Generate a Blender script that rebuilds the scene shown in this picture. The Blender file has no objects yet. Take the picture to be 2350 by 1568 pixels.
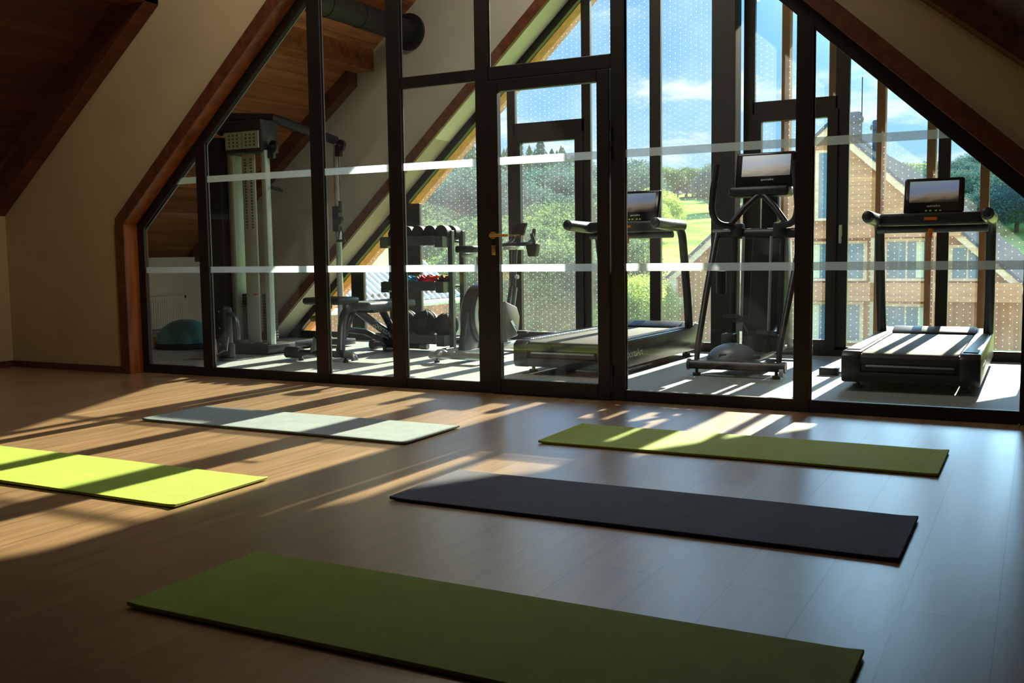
import bpy, bmesh, math, random
from mathutils import Vector, Matrix
random.seed(7)
PI = math.pi
scn = bpy.context.scene
COL = scn.collection

# ------------------------------------------------------------------ colours / materials
def lin(c):
    c /= 255.0
    return c / 12.92 if c <= 0.04045 else ((c + 0.055) / 1.055) ** 2.4
def rgb(r, g, b): return (lin(r), lin(g), lin(b), 1.0)

def new_mat(name):
    m = bpy.data.materials.new(name); m.use_nodes = True
    nt = m.node_tree; nt.nodes.clear()
    return m, nt
def N(nt, t, **kw):
    n = nt.nodes.new(t)
    for k, v in kw.items(): setattr(n, k, v)
    return n
def L(nt, a, b): nt.links.new(a, b)
def out(nt, sh):
    o = N(nt, 'ShaderNodeOutputMaterial'); L(nt, sh, o.inputs['Surface'])

def simple(name, col, rough=0.5, metal=0.0, noise=0.0, nscale=20.0, spec=0.5, bump=0.0, emit=None, estr=0.0):
    m, nt = new_mat(name)
    p = N(nt, 'ShaderNodeBsdfPrincipled')
    p.inputs['Roughness'].default_value = rough
    p.inputs['Metallic'].default_value = metal
    p.inputs['Specular IOR Level'].default_value = spec
    tc = N(nt, 'ShaderNodeTexCoord')
    nz = N(nt, 'ShaderNodeTexNoise'); nz.inputs['Scale'].default_value = nscale; nz.inputs['Detail'].default_value = 3
    L(nt, tc.outputs['Object'], nz.inputs['Vector'])
    rp = N(nt, 'ShaderNodeValToRGB')
    a = [max(0, c * (1 - noise)) for c in col[:3]] + [1]
    b = [min(1, c * (1 + noise)) for c in col[:3]] + [1]
    rp.color_ramp.elements[0].color = a; rp.color_ramp.elements[1].color = b
    rp.color_ramp.elements[0].position = 0.3; rp.color_ramp.elements[1].position = 0.7
    L(nt, nz.outputs['Fac'], rp.inputs['Fac']); L(nt, rp.outputs['Color'], p.inputs['Base Color'])
    if bump:
        bp = N(nt, 'ShaderNodeBump'); bp.inputs['Strength'].default_value = bump; bp.inputs['Distance'].default_value = 0.002
        L(nt, nz.outputs['Fac'], bp.inputs['Height']); L(nt, bp.outputs['Normal'], p.inputs['Normal'])
    if emit:
        p.inputs['Emission Color'].default_value = emit; p.inputs['Emission Strength'].default_value = estr
    out(nt, p.outputs['BSDF'])
    return m

def wood(name, c1, c2, axis='Y', plank=0.0, rough=0.45, across='Z', seam=0.35, gscale=1.0, knots=True, spec=0.4):
    """Grain runs along `axis`; planks (if any) are `plank` m wide, laid side by side along `across`."""
    m, nt = new_mat(name)
    p = N(nt, 'ShaderNodeBsdfPrincipled'); p.inputs['Roughness'].default_value = rough
    p.inputs['Specular IOR Level'].default_value = spec
    tc = N(nt, 'ShaderNodeTexCoord')
    mp = N(nt, 'ShaderNodeMapping')
    s = {'X': (0.6, 9, 9), 'Y': (9, 0.6, 9), 'Z': (9, 9, 0.6)}[axis]
    mp.inputs['Scale'].default_value = [v * gscale for v in s]
    L(nt, tc.outputs['Object'], mp.inputs['Vector'])
    vec = mp.outputs['Vector']
    sep = N(nt, 'ShaderNodeSeparateXYZ'); L(nt, tc.outputs['Object'], sep.inputs[0])
    if plank:
        dv = N(nt, 'ShaderNodeMath', operation='DIVIDE'); L(nt, sep.outputs[across], dv.inputs[0]); dv.inputs[1].default_value = plank
        fl = N(nt, 'ShaderNodeMath', operation='FLOOR'); L(nt, dv.outputs[0], fl.inputs[0])
        wn = N(nt, 'ShaderNodeTexWhiteNoise', noise_dimensions='1D'); L(nt, fl.outputs[0], wn.inputs['W'])
        ad = N(nt, 'ShaderNodeVectorMath', operation='MULTIPLY_ADD')
        L(nt, wn.outputs['Color'], ad.inputs[0]); ad.inputs[1].default_value = (9, 9, 9); L(nt, vec, ad.inputs[2])
        vec = ad.outputs[0]
    nz = N(nt, 'ShaderNodeTexNoise'); nz.inputs['Scale'].default_value = 1.6; nz.inputs['Detail'].default_value = 8; nz.inputs['Distortion'].default_value = 0.7
    L(nt, vec, nz.inputs['Vector'])
    rp = N(nt, 'ShaderNodeValToRGB')
    rp.color_ramp.elements[0].color = c1; rp.color_ramp.elements[0].position = 0.3
    rp.color_ramp.elements[1].color = c2; rp.color_ramp.elements[1].position = 0.72
    L(nt, nz.outputs['Fac'], rp.inputs['Fac'])
    colo = rp.outputs['Color']
    if knots:
        vo = N(nt, 'ShaderNodeTexVoronoi'); vo.inputs['Scale'].default_value = 2.2
        mk = N(nt, 'ShaderNodeMapping'); mk.inputs['Scale'].default_value = [0.6 if a == axis else 1.6 for a in 'XYZ']
        L(nt, tc.outputs['Object'], mk.inputs['Vector']); L(nt, mk.outputs[0], vo.inputs['Vector'])
        r2 = N(nt, 'ShaderNodeMapRange'); r2.inputs['From Min'].default_value = 0.03; r2.inputs['From Max'].default_value = 0.07
        r2.inputs['To Min'].default_value = 0.45; r2.inputs['To Max'].default_value = 1.0
        L(nt, vo.outputs['Distance'], r2.inputs['Value'])
        mx = N(nt, 'ShaderNodeVectorMath', operation='SCALE'); L(nt, colo, mx.inputs[0]); L(nt, r2.outputs[0], mx.inputs['Scale'])
        colo = mx.outputs[0]
    if plank:
        r3 = N(nt, 'ShaderNodeMapRange'); r3.inputs['To Min'].default_value = 0.78; r3.inputs['To Max'].default_value = 1.15
        L(nt, wn.outputs['Value'], r3.inputs['Value'])
        mx = N(nt, 'ShaderNodeVectorMath', operation='SCALE'); L(nt, colo, mx.inputs[0]); L(nt, r3.outputs[0], mx.inputs['Scale'])
        colo = mx.outputs[0]
        fr = N(nt, 'ShaderNodeMath', operation='FRACT'); L(nt, dv.outputs[0], fr.inputs[0])
        pp = N(nt, 'ShaderNodeMath', operation='PINGPONG'); L(nt, fr.outputs[0], pp.inputs[0]); pp.inputs[1].default_value = 0.5
        r4 = N(nt, 'ShaderNodeMapRange'); r4.inputs['From Max'].default_value = 0.03; r4.inputs['To Min'].default_value = seam
        L(nt, pp.outputs[0], r4.inputs['Value'])
        mx = N(nt, 'ShaderNodeVectorMath', operation='SCALE'); L(nt, colo, mx.inputs[0]); L(nt, r4.outputs[0], mx.inputs['Scale'])
        colo = mx.outputs[0]
    L(nt, colo, p.inputs['Base Color'])
    bp = N(nt, 'ShaderNodeBump'); bp.inputs['Strength'].default_value = 0.25; bp.inputs['Distance'].default_value = 0.002
    L(nt, nz.outputs['Fac'], bp.inputs['Height']); L(nt, bp.outputs['Normal'], p.inputs['Normal'])
    out(nt, p.outputs['BSDF'])
    return m

M = {}
M['frame'] = simple('anodised_frame', rgb(32, 27, 23), 0.42, 0.0, 0.12, 4, spec=0.45)
M['frame_light'] = simple('frame_gasket', rgb(120, 118, 108), 0.35, 0.3)
M['column'] = simple('dark_steel', rgb(30, 28, 27), 0.5, 0.0, 0.15, 6)
M['plaster'] = simple('beige_plaster', rgb(196, 178, 140), 0.85, 0, 0.05, 3, spec=0.2)
M['plaster_gym'] = simple('grey_plaster', rgb(186, 182, 168), 0.85, 0, 0.04, 3, spec=0.2)
M['white_paint'] = simple('white_paint', rgb(225, 225, 215), 0.6, 0, 0.03, 3)
M['timber'] = wood('amber_timber', rgb(112, 60, 26), rgb(168, 100, 42), 'X', rough=0.42)
M['timber_v'] = wood('amber_timber_upright', rgb(112, 60, 26), rgb(168, 100, 42), 'Z', rough=0.42)
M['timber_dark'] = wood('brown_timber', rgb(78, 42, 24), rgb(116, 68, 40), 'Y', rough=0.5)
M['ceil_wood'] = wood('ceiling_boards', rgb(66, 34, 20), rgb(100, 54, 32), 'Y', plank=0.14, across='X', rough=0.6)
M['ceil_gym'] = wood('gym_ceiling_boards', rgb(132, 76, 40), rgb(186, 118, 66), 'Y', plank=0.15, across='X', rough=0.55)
M['ext_wood'] = wood('sunlit_larch', rgb(186, 118, 58), rgb(232, 170, 96), 'Z', rough=0.6, knots=False)
M['fin_wood'] = wood('fin_larch', rgb(176, 104, 52), rgb(214, 146, 80), 'Z', rough=0.6, knots=False)
M['house_wood'] = wood('house_boards', rgb(172, 98, 42), rgb(214, 142, 70), 'X', plank=0.16, across='Z', rough=0.7, gscale=0.5, knots=False, seam=0.6)
M['house_wood_v'] = wood('house_boards_upright', rgb(162, 88, 38), rgb(206, 130, 62), 'Z', plank=0.16, across='X', rough=0.7, gscale=0.5, knots=False, seam=0.6)
M['house_trim'] = wood('house_trim', rgb(228, 168, 110), rgb(250, 206, 150), 'X', rough=0.7, gscale=0.4, knots=False)
M['house_soffit'] = wood('house_beam', rgb(190, 110, 58), rgb(220, 140, 80), 'X', rough=0.7, gscale=0.4, knots=False)
M['roof_slate'] = simple('grey_roof', rgb(70, 80, 84), 1.0, 0, 0.15, 3, spec=0.0)
M['pale_planks'] = wood('pale_planks', rgb(206, 190, 150), rgb(236, 222, 184), 'Z', plank=0.18, across='Y', rough=0.7, knots=False, seam=0.6)
M['black'] = simple('black_plastic', rgb(26, 26, 28), 0.42, 0, 0.1, 8)
M['black_gloss'] = simple('black_gloss', rgb(14, 14, 16), 0.18, 0)
M['rubber'] = simple('black_rubber', rgb(30, 30, 31), 0.7, 0, 0.2, 30, bump=0.3)
M['grey_metal'] = simple('grey_metal', rgb(92, 98, 98), 0.32, 0.45, 0.06, 6)
M['dark_metal'] = simple('dark_metal', rgb(58, 60, 60), 0.35, 0.4, 0.06, 6)
M['silver'] = simple('silver_metal', rgb(186, 194, 192), 0.28, 0.35, 0.03, 5)
M['light_shroud'] = simple('light_shroud', rgb(196, 206, 200), 0.4, 0.1, 0.04, 5)
M['chrome'] = simple('chrome', rgb(210, 214, 214), 0.12, 1.0)
M['brass'] = simple('brass', rgb(206, 166, 90), 0.3, 0.6)
M['belt'] = simple('running_belt', rgb(104, 106, 102), 0.7, 0, 0.08, 20, spec=0.15)
M['pad'] = simple('grey_padding', rgb(88, 96, 102), 0.5, 0, 0.08, 20)
M['pad_dark'] = simple('dark_padding', rgb(48, 52, 52), 0.5, 0, 0.08, 20)
M['blue_grey'] = simple('blue_grey_cover', rgb(120, 138, 152), 0.35, 0)
M['teal'] = simple('teal_rubber', rgb(70, 150, 158), 0.4, 0, 0.05, 10)
M['yellow'] = simple('yellow_band', rgb(244, 196, 16), 0.5, 0, 0.1, 10)
M['orange'] = simple('orange_band', rgb(240, 120, 16), 0.5, 0, 0.1, 10)
M['red'] = simple('red_band', rgb(190, 24, 34), 0.5, 0, 0.1, 10)
M['cyan'] = simple('cyan_band', rgb(10, 160, 210), 0.5, 0, 0.1, 10)
M['purple'] = simple('purple_band', rgb(50, 30, 84), 0.5, 0, 0.1, 10)
M['green_mark'] = simple('green_marking', rgb(170, 200, 60), 0.5, 0)
M['olive'] = simple('olive_knob', rgb(120, 124, 30), 0.4, 0)
M['white_ink'] = simple('white_lettering', rgb(232, 232, 226), 0.5, 0)
M['ink'] = simple('dark_print', rgb(80, 96, 84), 0.6, 0)
M['orange_ink'] = simple('orange_sticker', rgb(226, 112, 28), 0.5, 0)
M['duct'] = simple('black_duct', rgb(20, 19, 20), 0.55, 0.0, spec=0.3)
M['radiator'] = simple('white_enamel', rgb(216, 214, 200), 0.4, 0)
M['bark'] = simple('bark', rgb(84, 66, 50), 0.9, 0, 0.3, 12)
M['house_glass'] = simple('house_glass', rgb(92, 112, 110), 0.25, 0, 0.25, 0.7, spec=0.2)
M['house_frame'] = simple('house_window_frame', rgb(70, 80, 78), 0.5, 0)
M['curtain'] = simple('cream_curtain', rgb(226, 206, 150), 0.8, 0)

def leaf_mat(name, c1, c2, sc=0.6, transl=0.5):
    m, nt = new_mat(name)
    g = N(nt, 'ShaderNodeNewGeometry'); nz = N(nt, 'ShaderNodeTexNoise'); nz.inputs['Scale'].default_value = sc; nz.inputs['Detail'].default_value = 5
    L(nt, g.outputs['Position'], nz.inputs['Vector'])
    rp = N(nt, 'ShaderNodeValToRGB'); rp.color_ramp.elements[0].color = c1; rp.color_ramp.elements[1].color = c2
    rp.color_ramp.elements[0].position = 0.35; rp.color_ramp.elements[1].position = 0.65
    L(nt, nz.outputs['Fac'], rp.inputs['Fac'])
    d = N(nt, 'ShaderNodeBsdfDiffuse'); t = N(nt, 'ShaderNodeBsdfTranslucent')
    L(nt, rp.outputs['Color'], d.inputs['Color']); L(nt, rp.outputs['Color'], t.inputs['Color'])
    mx = N(nt, 'ShaderNodeMixShader'); mx.inputs[0].default_value = transl
    L(nt, d.outputs[0], mx.inputs[1]); L(nt, t.outputs[0], mx.inputs[2]); out(nt, mx.outputs[0])
    return m
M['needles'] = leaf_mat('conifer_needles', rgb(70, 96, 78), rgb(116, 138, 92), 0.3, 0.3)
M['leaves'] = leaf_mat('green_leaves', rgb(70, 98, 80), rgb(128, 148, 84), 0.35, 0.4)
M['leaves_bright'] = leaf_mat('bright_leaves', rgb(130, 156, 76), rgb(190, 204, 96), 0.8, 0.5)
M['leaves_hazed'] = leaf_mat('hazed_leaves', rgb(72, 104, 100), rgb(104, 132, 104), 0.3, 0.3)  # blue of the distance haze mixed into the leaf colour

def ground_mat():
    m, nt = new_mat('meadow_grass')
    g = N(nt, 'ShaderNodeNewGeometry'); nz = N(nt, 'ShaderNodeTexNoise'); nz.inputs['Scale'].default_value = 0.09; nz.inputs['Detail'].default_value = 8
    L(nt, g.outputs['Position'], nz.inputs['Vector'])
    rp = N(nt, 'ShaderNodeValToRGB'); rp.color_ramp.elements[0].color = rgb(120, 146, 68); rp.color_ramp.elements[1].color = rgb(178, 188, 92)
    rp.color_ramp.elements[0].position = 0.4; rp.color_ramp.elements[1].position = 0.56
    L(nt, nz.outputs['Fac'], rp.inputs['Fac'])
    d = N(nt, 'ShaderNodeBsdfDiffuse'); L(nt, rp.outputs['Color'], d.inputs['Color']); out(nt, d.outputs[0])
    return m
M['grass'] = ground_mat()

def floor_mat():
    m, nt = new_mat('oak_vinyl_planks')
    p = N(nt, 'ShaderNodeBsdfPrincipled')
    tc = N(nt, 'ShaderNodeTexCoord')
    mp = N(nt, 'ShaderNodeMapping'); mp.inputs['Rotation'].default_value = (0, 0, PI / 2); mp.inputs['Location'].default_value = (0.3, 0.07, 0)
    L(nt, tc.outputs['Object'], mp.inputs['Vector'])
    bk = N(nt, 'ShaderNodeTexBrick'); bk.offset = 0.37; bk.offset_frequency = 2
    bk.inputs['Scale'].default_value = 1.0; bk.inputs['Brick Width'].default_value = 1.22; bk.inputs['Row Height'].default_value = 0.228
    bk.inputs['Mortar Size'].default_value = 0.0022; bk.inputs['Mortar Smooth'].default_value = 0.3
    bk.inputs['Color1'].default_value = (0, 0, 0, 1); bk.inputs['Color2'].default_value = (1, 1, 1, 1); bk.inputs['Mortar'].default_value = (0.5, 0.5, 0.5, 1)
    bk.inputs['Bias'].default_value = 0
    L(nt, mp.outputs[0], bk.inputs['Vector'])
    gm = N(nt, 'ShaderNodeMapping'); gm.inputs['Scale'].default_value = (22, 1.3, 1)
    L(nt, tc.outputs['Object'], gm.inputs['Vector'])
    ma = N(nt, 'ShaderNodeVectorMath', operation='MULTIPLY_ADD'); L(nt, bk.outputs['Color'], ma.inputs[0]); ma.inputs[1].default_value = (13, 17, 5); L(nt, gm.outputs[0], ma.inputs[2])
    nz = N(nt, 'ShaderNodeTexNoise'); nz.inputs['Scale'].default_value = 1.0; nz.inputs['Detail'].default_value = 9; nz.inputs['Distortion'].default_value = 0.6
    L(nt, ma.outputs[0], nz.inputs['Vector'])
    rp = N(nt, 'ShaderNodeValToRGB')
    e = rp.color_ramp.elements
    e[0].position = 0.22; e[0].color = rgb(130, 98, 66); e[1].position = 0.8; e[1].color = rgb(178, 142, 98)
    L(nt, nz.outputs['Fac'], rp.inputs['Fac'])
    mr = N(nt, 'ShaderNodeMapRange'); mr.inputs['To Min'].default_value = 0.86; mr.inputs['To Max'].default_value = 1.1
    sp = N(nt, 'ShaderNodeSeparateColor'); L(nt, bk.outputs['Color'], sp.inputs[0]); L(nt, sp.outputs[0], mr.inputs['Value'])
    sc = N(nt, 'ShaderNodeVectorMath', operation='SCALE'); L(nt, rp.outputs[0], sc.inputs[0]); L(nt, mr.outputs[0], sc.inputs['Scale'])
    mm = N(nt, 'ShaderNodeMapRange'); mm.inputs['To Min'].default_value = 1.0; mm.inputs['To Max'].default_value = 0.35
    L(nt, bk.outputs['Fac'], mm.inputs['Value'])
    s2 = N(nt, 'ShaderNodeVectorMath', operation='SCALE'); L(nt, sc.outputs[0], s2.inputs[0]); L(nt, mm.outputs[0], s2.inputs['Scale'])
    L(nt, s2.outputs[0], p.inputs['Base Color'])
    rr = N(nt, 'ShaderNodeMapRange'); rr.inputs['To Min'].default_value = 0.24; rr.inputs['To Max'].default_value = 0.40
    L(nt, nz.outputs['Fac'], rr.inputs['Value']); L(nt, rr.outputs[0], p.inputs['Roughness'])
    p.inputs['Specular IOR Level'].default_value = 1.0; p.inputs['Coat Weight'].default_value = 1.0; p.inputs['Coat Roughness'].default_value = 0.33; p.inputs['Coat IOR'].default_value = 1.75
    bp = N(nt, 'ShaderNodeBump'); bp.inputs['Strength'].default_value = 0.35; bp.inputs['Distance'].default_value = 0.0015
    sb = N(nt, 'ShaderNodeMath', operation='SUBTRACT'); L(nt, nz.outputs['Fac'], sb.inputs[0]); L(nt, bk.outputs['Fac'], sb.inputs[1])
    L(nt, sb.outputs[0], bp.inputs['Height']); L(nt, bp.outputs['Normal'], p.inputs['Normal'])
    out(nt, p.outputs['BSDF'])
    return m
M['floor'] = floor_mat()

def gymfloor_mat():
    m, nt = new_mat('rubber_gym_floor')
    p = N(nt, 'ShaderNodeBsdfPrincipled'); tc = N(nt, 'ShaderNodeTexCoord')
    nz = N(nt, 'ShaderNodeTexNoise'); nz.inputs['Scale'].default_value = 180; nz.inputs['Detail'].default_value = 2
    L(nt, tc.outputs['Object'], nz.inputs['Vector'])
    rp = N(nt, 'ShaderNodeValToRGB'); e = rp.color_ramp.elements
    e[0].position = 0.45; e[0].color = rgb(126, 134, 134); e[1].position = 0.72; e[1].color = rgb(178, 188, 182)
    L(nt, nz.outputs['Fac'], rp.inputs['Fac']); L(nt, rp.outputs[0], p.inputs['Base Color'])
    p.inputs['Roughness'].default_value = 0.62; p.inputs['Specular IOR Level'].default_value = 0.25
    out(nt, p.outputs[0]); return m
M['gymfloor'] = gymfloor_mat()

def mat_mat(name, c, c2, diamond=False):
    m, nt = new_mat(name)
    p = N(nt, 'ShaderNodeBsdfPrincipled'); tc = N(nt, 'ShaderNodeTexCoord')
    nz = N(nt, 'ShaderNodeTexNoise'); nz.inputs['Scale'].default_value = 9; nz.inputs['Detail'].default_value = 8; nz.inputs['Roughness'].default_value = 0.7
    L(nt, tc.outputs['Object'], nz.inputs['Vector'])
    rp = N(nt, 'ShaderNodeValToRGB'); rp.color_ramp.elements[0].color = c; rp.color_ramp.elements[1].color = c2
    rp.color_ramp.elements[0].position = 0.35; rp.color_ramp.elements[1].position = 0.65
    L(nt, nz.outputs['Fac'], rp.inputs['Fac']); L(nt, rp.outputs[0], p.inputs['Base Color'])
    p.inputs['Roughness'].default_value = 0.72; p.inputs['Specular IOR Level'].default_value = 0.3
    wx = N(nt, 'ShaderNodeTexWave'); wx.inputs['Scale'].default_value = 42; wx.bands_direction = 'X'
    wy = N(nt, 'ShaderNodeTexWave'); wy.inputs['Scale'].default_value = 42; wy.bands_direction = 'Y'
    L(nt, tc.outputs['Object'], wx.inputs['Vector']); L(nt, tc.outputs['Object'], wy.inputs['Vector'])
    mu = N(nt, 'ShaderNodeMath', operation='MULTIPLY'); L(nt, wx.outputs['Fac'], mu.inputs[0]); L(nt, wy.outputs['Fac'], mu.inputs[1])
    bp = N(nt, 'ShaderNodeBump'); bp.inputs['Strength'].default_value = 0.5; bp.inputs['Distance'].default_value = 0.0015
    L(nt, mu.outputs[0], bp.inputs['Height']); L(nt, bp.outputs['Normal'], p.inputs['Normal'])
    out(nt, p.outputs[0]); return m
M['mat_green'] = mat_mat('lime_foam', rgb(146, 168, 58), rgb(158, 180, 66))
M['mat_dark'] = mat_mat('charcoal_foam', rgb(58, 60, 76), rgb(68, 70, 86))
M['mat_grey'] = mat_mat('grey_foam', rgb(122, 134, 134), rgb(134, 146, 144))

def glass_mat(name, tint, haze, dots=False, refl=1.0):
    m, nt = new_mat(name)
    tr = N(nt, 'ShaderNodeBsdfTransparent'); tr.inputs['Color'].default_value = tint
    gl = N(nt, 'ShaderNodeBsdfGlossy'); gl.inputs['Roughness'].default_value = 0.0
    fr = N(nt, 'ShaderNodeFresnel'); fr.inputs['IOR'].default_value = 1.5
    mf = N(nt, 'ShaderNodeMath', operation='MULTIPLY'); L(nt, fr.outputs[0], mf.inputs[0]); mf.inputs[1].default_value = refl
    m1 = N(nt, 'ShaderNodeMixShader'); L(nt, mf.outputs[0], m1.inputs[0]); L(nt, tr.outputs[0], m1.inputs[1]); L(nt, gl.outputs[0], m1.inputs[2])
    tl = N(nt, 'ShaderNodeBsdfTranslucent'); tl.inputs['Color'].default_value = (0.9, 0.93, 0.95, 1)
    m2 = N(nt, 'ShaderNodeMixShader')
    tc = N(nt, 'ShaderNodeTexCoord')
    nz = N(nt, 'ShaderNodeTexNoise'); nz.inputs['Scale'].default_value = 1.4; nz.inputs['Detail'].default_value = 6; nz.inputs['Roughness'].default_value = 0.7
    L(nt, tc.outputs['Object'], nz.inputs['Vector'])
    hz = N(nt, 'ShaderNodeMapRange'); hz.inputs['From Min'].default_value = 0.3; hz.inputs['From Max'].default_value = 0.75
    hz.inputs['To Min'].default_value = haze * 0.4; hz.inputs['To Max'].default_value = haze * 1.6
    L(nt, nz.outputs['Fac'], hz.inputs['Value'])
    fac = hz.outputs[0]
    if dots:
        sep = N(nt, 'ShaderNodeSeparateXYZ'); L(nt, tc.outputs['Object'], sep.inputs[0])
        def grid(off):
            cx = N(nt, 'ShaderNodeMath', operation='MULTIPLY_ADD'); L(nt, sep.outputs['X'], cx.inputs[0]); cx.inputs[1].default_value = 1 / 0.100; cx.inputs[2].default_value = off
            cz = N(nt, 'ShaderNodeMath', operation='MULTIPLY_ADD'); L(nt, sep.outputs['Z'], cz.inputs[0]); cz.inputs[1].default_value = 1 / 0.050; cz.inputs[2].default_value = off
            fx = N(nt, 'ShaderNodeMath', operation='FRACT'); L(nt, cx.outputs[0], fx.inputs[0])
            fz = N(nt, 'ShaderNodeMath', operation='FRACT'); L(nt, cz.outputs[0], fz.inputs[0])
            ax = N(nt, 'ShaderNodeMath', operation='MULTIPLY_ADD'); L(nt, fx.outputs[0], ax.inputs[0]); ax.inputs[1].default_value = 0.100; ax.inputs[2].default_value = -0.050
            az = N(nt, 'ShaderNodeMath', operation='MULTIPLY_ADD'); L(nt, fz.outputs[0], az.inputs[0]); az.inputs[1].default_value = 0.050; az.inputs[2].default_value = -0.025
            cb = N(nt, 'ShaderNodeCombineXYZ'); L(nt, ax.outputs[0], cb.inputs[0]); L(nt, az.outputs[0], cb.inputs[1])
            ln = N(nt, 'ShaderNodeVectorMath', operation='LENGTH'); L(nt, cb.outputs[0], ln.inputs[0])
            lt = N(nt, 'ShaderNodeMath', operation='LESS_THAN'); L(nt, ln.outputs['Value'], lt.inputs[0]); lt.inputs[1].default_value = 0.0046
            return lt.outputs[0]
        mx = N(nt, 'ShaderNodeMath', operation='MAXIMUM'); L(nt, grid(0.0), mx.inputs[0]); L(nt, grid(0.5), mx.inputs[1])
        ms = N(nt, 'ShaderNodeMath', operation='MULTIPLY'); L(nt, mx.outputs[0], ms.inputs[0]); ms.inputs[1].default_value = 0.15
        mm = N(nt, 'ShaderNodeMath', operation='MAXIMUM'); L(nt, fac, mm.inputs[0]); L(nt, ms.outputs[0], mm.inputs[1]); fac = mm.outputs[0]
    L(nt, fac, m2.inputs[0]); L(nt, m1.outputs[0], m2.inputs[1]); L(nt, tl.outputs[0], m2.inputs[2])
    out(nt, m2.outputs[0]); return m
M['glass_in'] = glass_mat('partition_glass', (0.93, 0.97, 0.96, 1), 0.002)
M['glass_out'] = glass_mat('dotted_glass', (0.88, 0.95, 0.94, 1), 0.030, dots=True)

def frost_mat():
    m, nt = new_mat('frosted_film')
    t = N(nt, 'ShaderNodeBsdfTranslucent'); t.inputs['Color'].default_value = (0.64, 0.74, 0.76, 1)
    d = N(nt, 'ShaderNodeBsdfDiffuse'); d.inputs['Color'].default_value = (0.88, 0.92, 0.92, 1)
    tr = N(nt, 'ShaderNodeBsdfTransparent')
    a = N(nt, 'ShaderNodeMixShader'); a.inputs[0].default_value = 0.40; L(nt, t.outputs[0], a.inputs[1]); L(nt, d.outputs[0], a.inputs[2])
    b = N(nt, 'ShaderNodeMixShader'); b.inputs[0].default_value = 0.24; L(nt, a.outputs[0], b.inputs[1]); L(nt, tr.outputs[0], b.inputs[2])
    out(nt, b.outputs[0]); return m
M['frost'] = frost_mat()

def screen_mat():
    """display showing a pale sky over a sunset landscape"""
    m, nt = new_mat('screen_picture')
    tc = N(nt, 'ShaderNodeTexCoord'); sp = N(nt, 'ShaderNodeSeparateXYZ'); L(nt, tc.outputs['Generated'], sp.inputs[0])
    nz = N(nt, 'ShaderNodeTexNoise'); nz.inputs['Scale'].default_value = 4; nz.inputs['Detail'].default_value = 6
    L(nt, tc.outputs['Generated'], nz.inputs['Vector'])
    ad = N(nt, 'ShaderNodeMath', operation='MULTIPLY_ADD'); L(nt, nz.outputs['Fac'], ad.inputs[0]); ad.inputs[1].default_value = 0.35; L(nt, sp.outputs['Z'], ad.inputs[2])
    sub = N(nt, 'ShaderNodeMath', operation='MULTIPLY_ADD'); L(nt, sp.outputs['X'], sub.inputs[0]); sub.inputs[1].default_value = -0.18; L(nt, ad.outputs[0], sub.inputs[2])
    rp = N(nt, 'ShaderNodeValToRGB'); e = rp.color_ramp.elements
    e[0].position = 0.12; e[0].color = rgb(34, 28, 26); e[1].position = 1.0; e[1].color = rgb(112, 124, 136)
    for pos, c in ((0.24, rgb(84, 72, 56)), (0.34, rgb(112, 96, 84)), (0.5, rgb(112, 112, 118)), (0.75, rgb(98, 112, 140))):
        x = e.new(pos); x.color = c
    L(nt, sub.outputs[0], rp.inputs['Fac'])
    p = N(nt, 'ShaderNodeBsdfPrincipled'); p.inputs['Base Color'].default_value = (0.01, 0.01, 0.01, 1); p.inputs['Roughness'].default_value = 0.2
    L(nt, rp.outputs[0], p.inputs['Emission Color']); p.inputs['Emission Strength'].default_value = 0.75
    out(nt, p.outputs[0]); return m
M['screen'] = screen_mat()

def perf_mat():
    m, nt = new_mat('perforated_cover')
    tc = N(nt, 'ShaderNodeTexCoord')
    ck = N(nt, 'ShaderNodeTexVoronoi'); ck.inputs['Scale'].default_value = 55; ck.inputs['Randomness'].default_value = 0.0
    L(nt, tc.outputs['Object'], ck.inputs['Vector'])
    rp = N(nt, 'ShaderNodeValToRGB'); e = rp.color_ramp.elements; e[0].position = 0.28; e[0].color = rgb(40, 38, 36); e[1].position = 0.36; e[1].color = rgb(98, 92, 84)
    L(nt, ck.outputs['Distance'], rp.inputs['Fac'])
    p = N(nt, 'ShaderNodeBsdfPrincipled'); p.inputs['Roughness'].default_value = 0.4; p.inputs['Metallic'].default_value = 0.3
    L(nt, rp.outputs[0], p.inputs['Base Color']); out(nt, p.outputs[0]); return m
M['perf'] = perf_mat()

def corr_mat():
    m, nt = new_mat('ribbed_metal_roof')
    p = N(nt, 'ShaderNodeBsdfPrincipled'); p.inputs['Roughness'].default_value = 0.5; p.inputs['Metallic'].default_value = 0.1
    p.inputs['Base Color'].default_value = rgb(176, 188, 192); out(nt, p.outputs[0]); return m
M['corr'] = corr_mat()

# ------------------------------------------------------------------ mesh builder
def fin(o, label=None, cat=None, group=None, kind=None):
    if label: o['label'] = label
    if cat: o['category'] = cat
    if group: o['group'] = group
    if kind: o['kind'] = kind
    return o
def empty(name, loc=(0, 0, 0), rz=0.0, **kw):
    o = bpy.data.objects.new(name, None); COL.objects.link(o); o.location = loc; o.rotation_euler = (0, 0, rz)
    o.empty_display_size = 0.1
    return fin(o, **kw)

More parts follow.
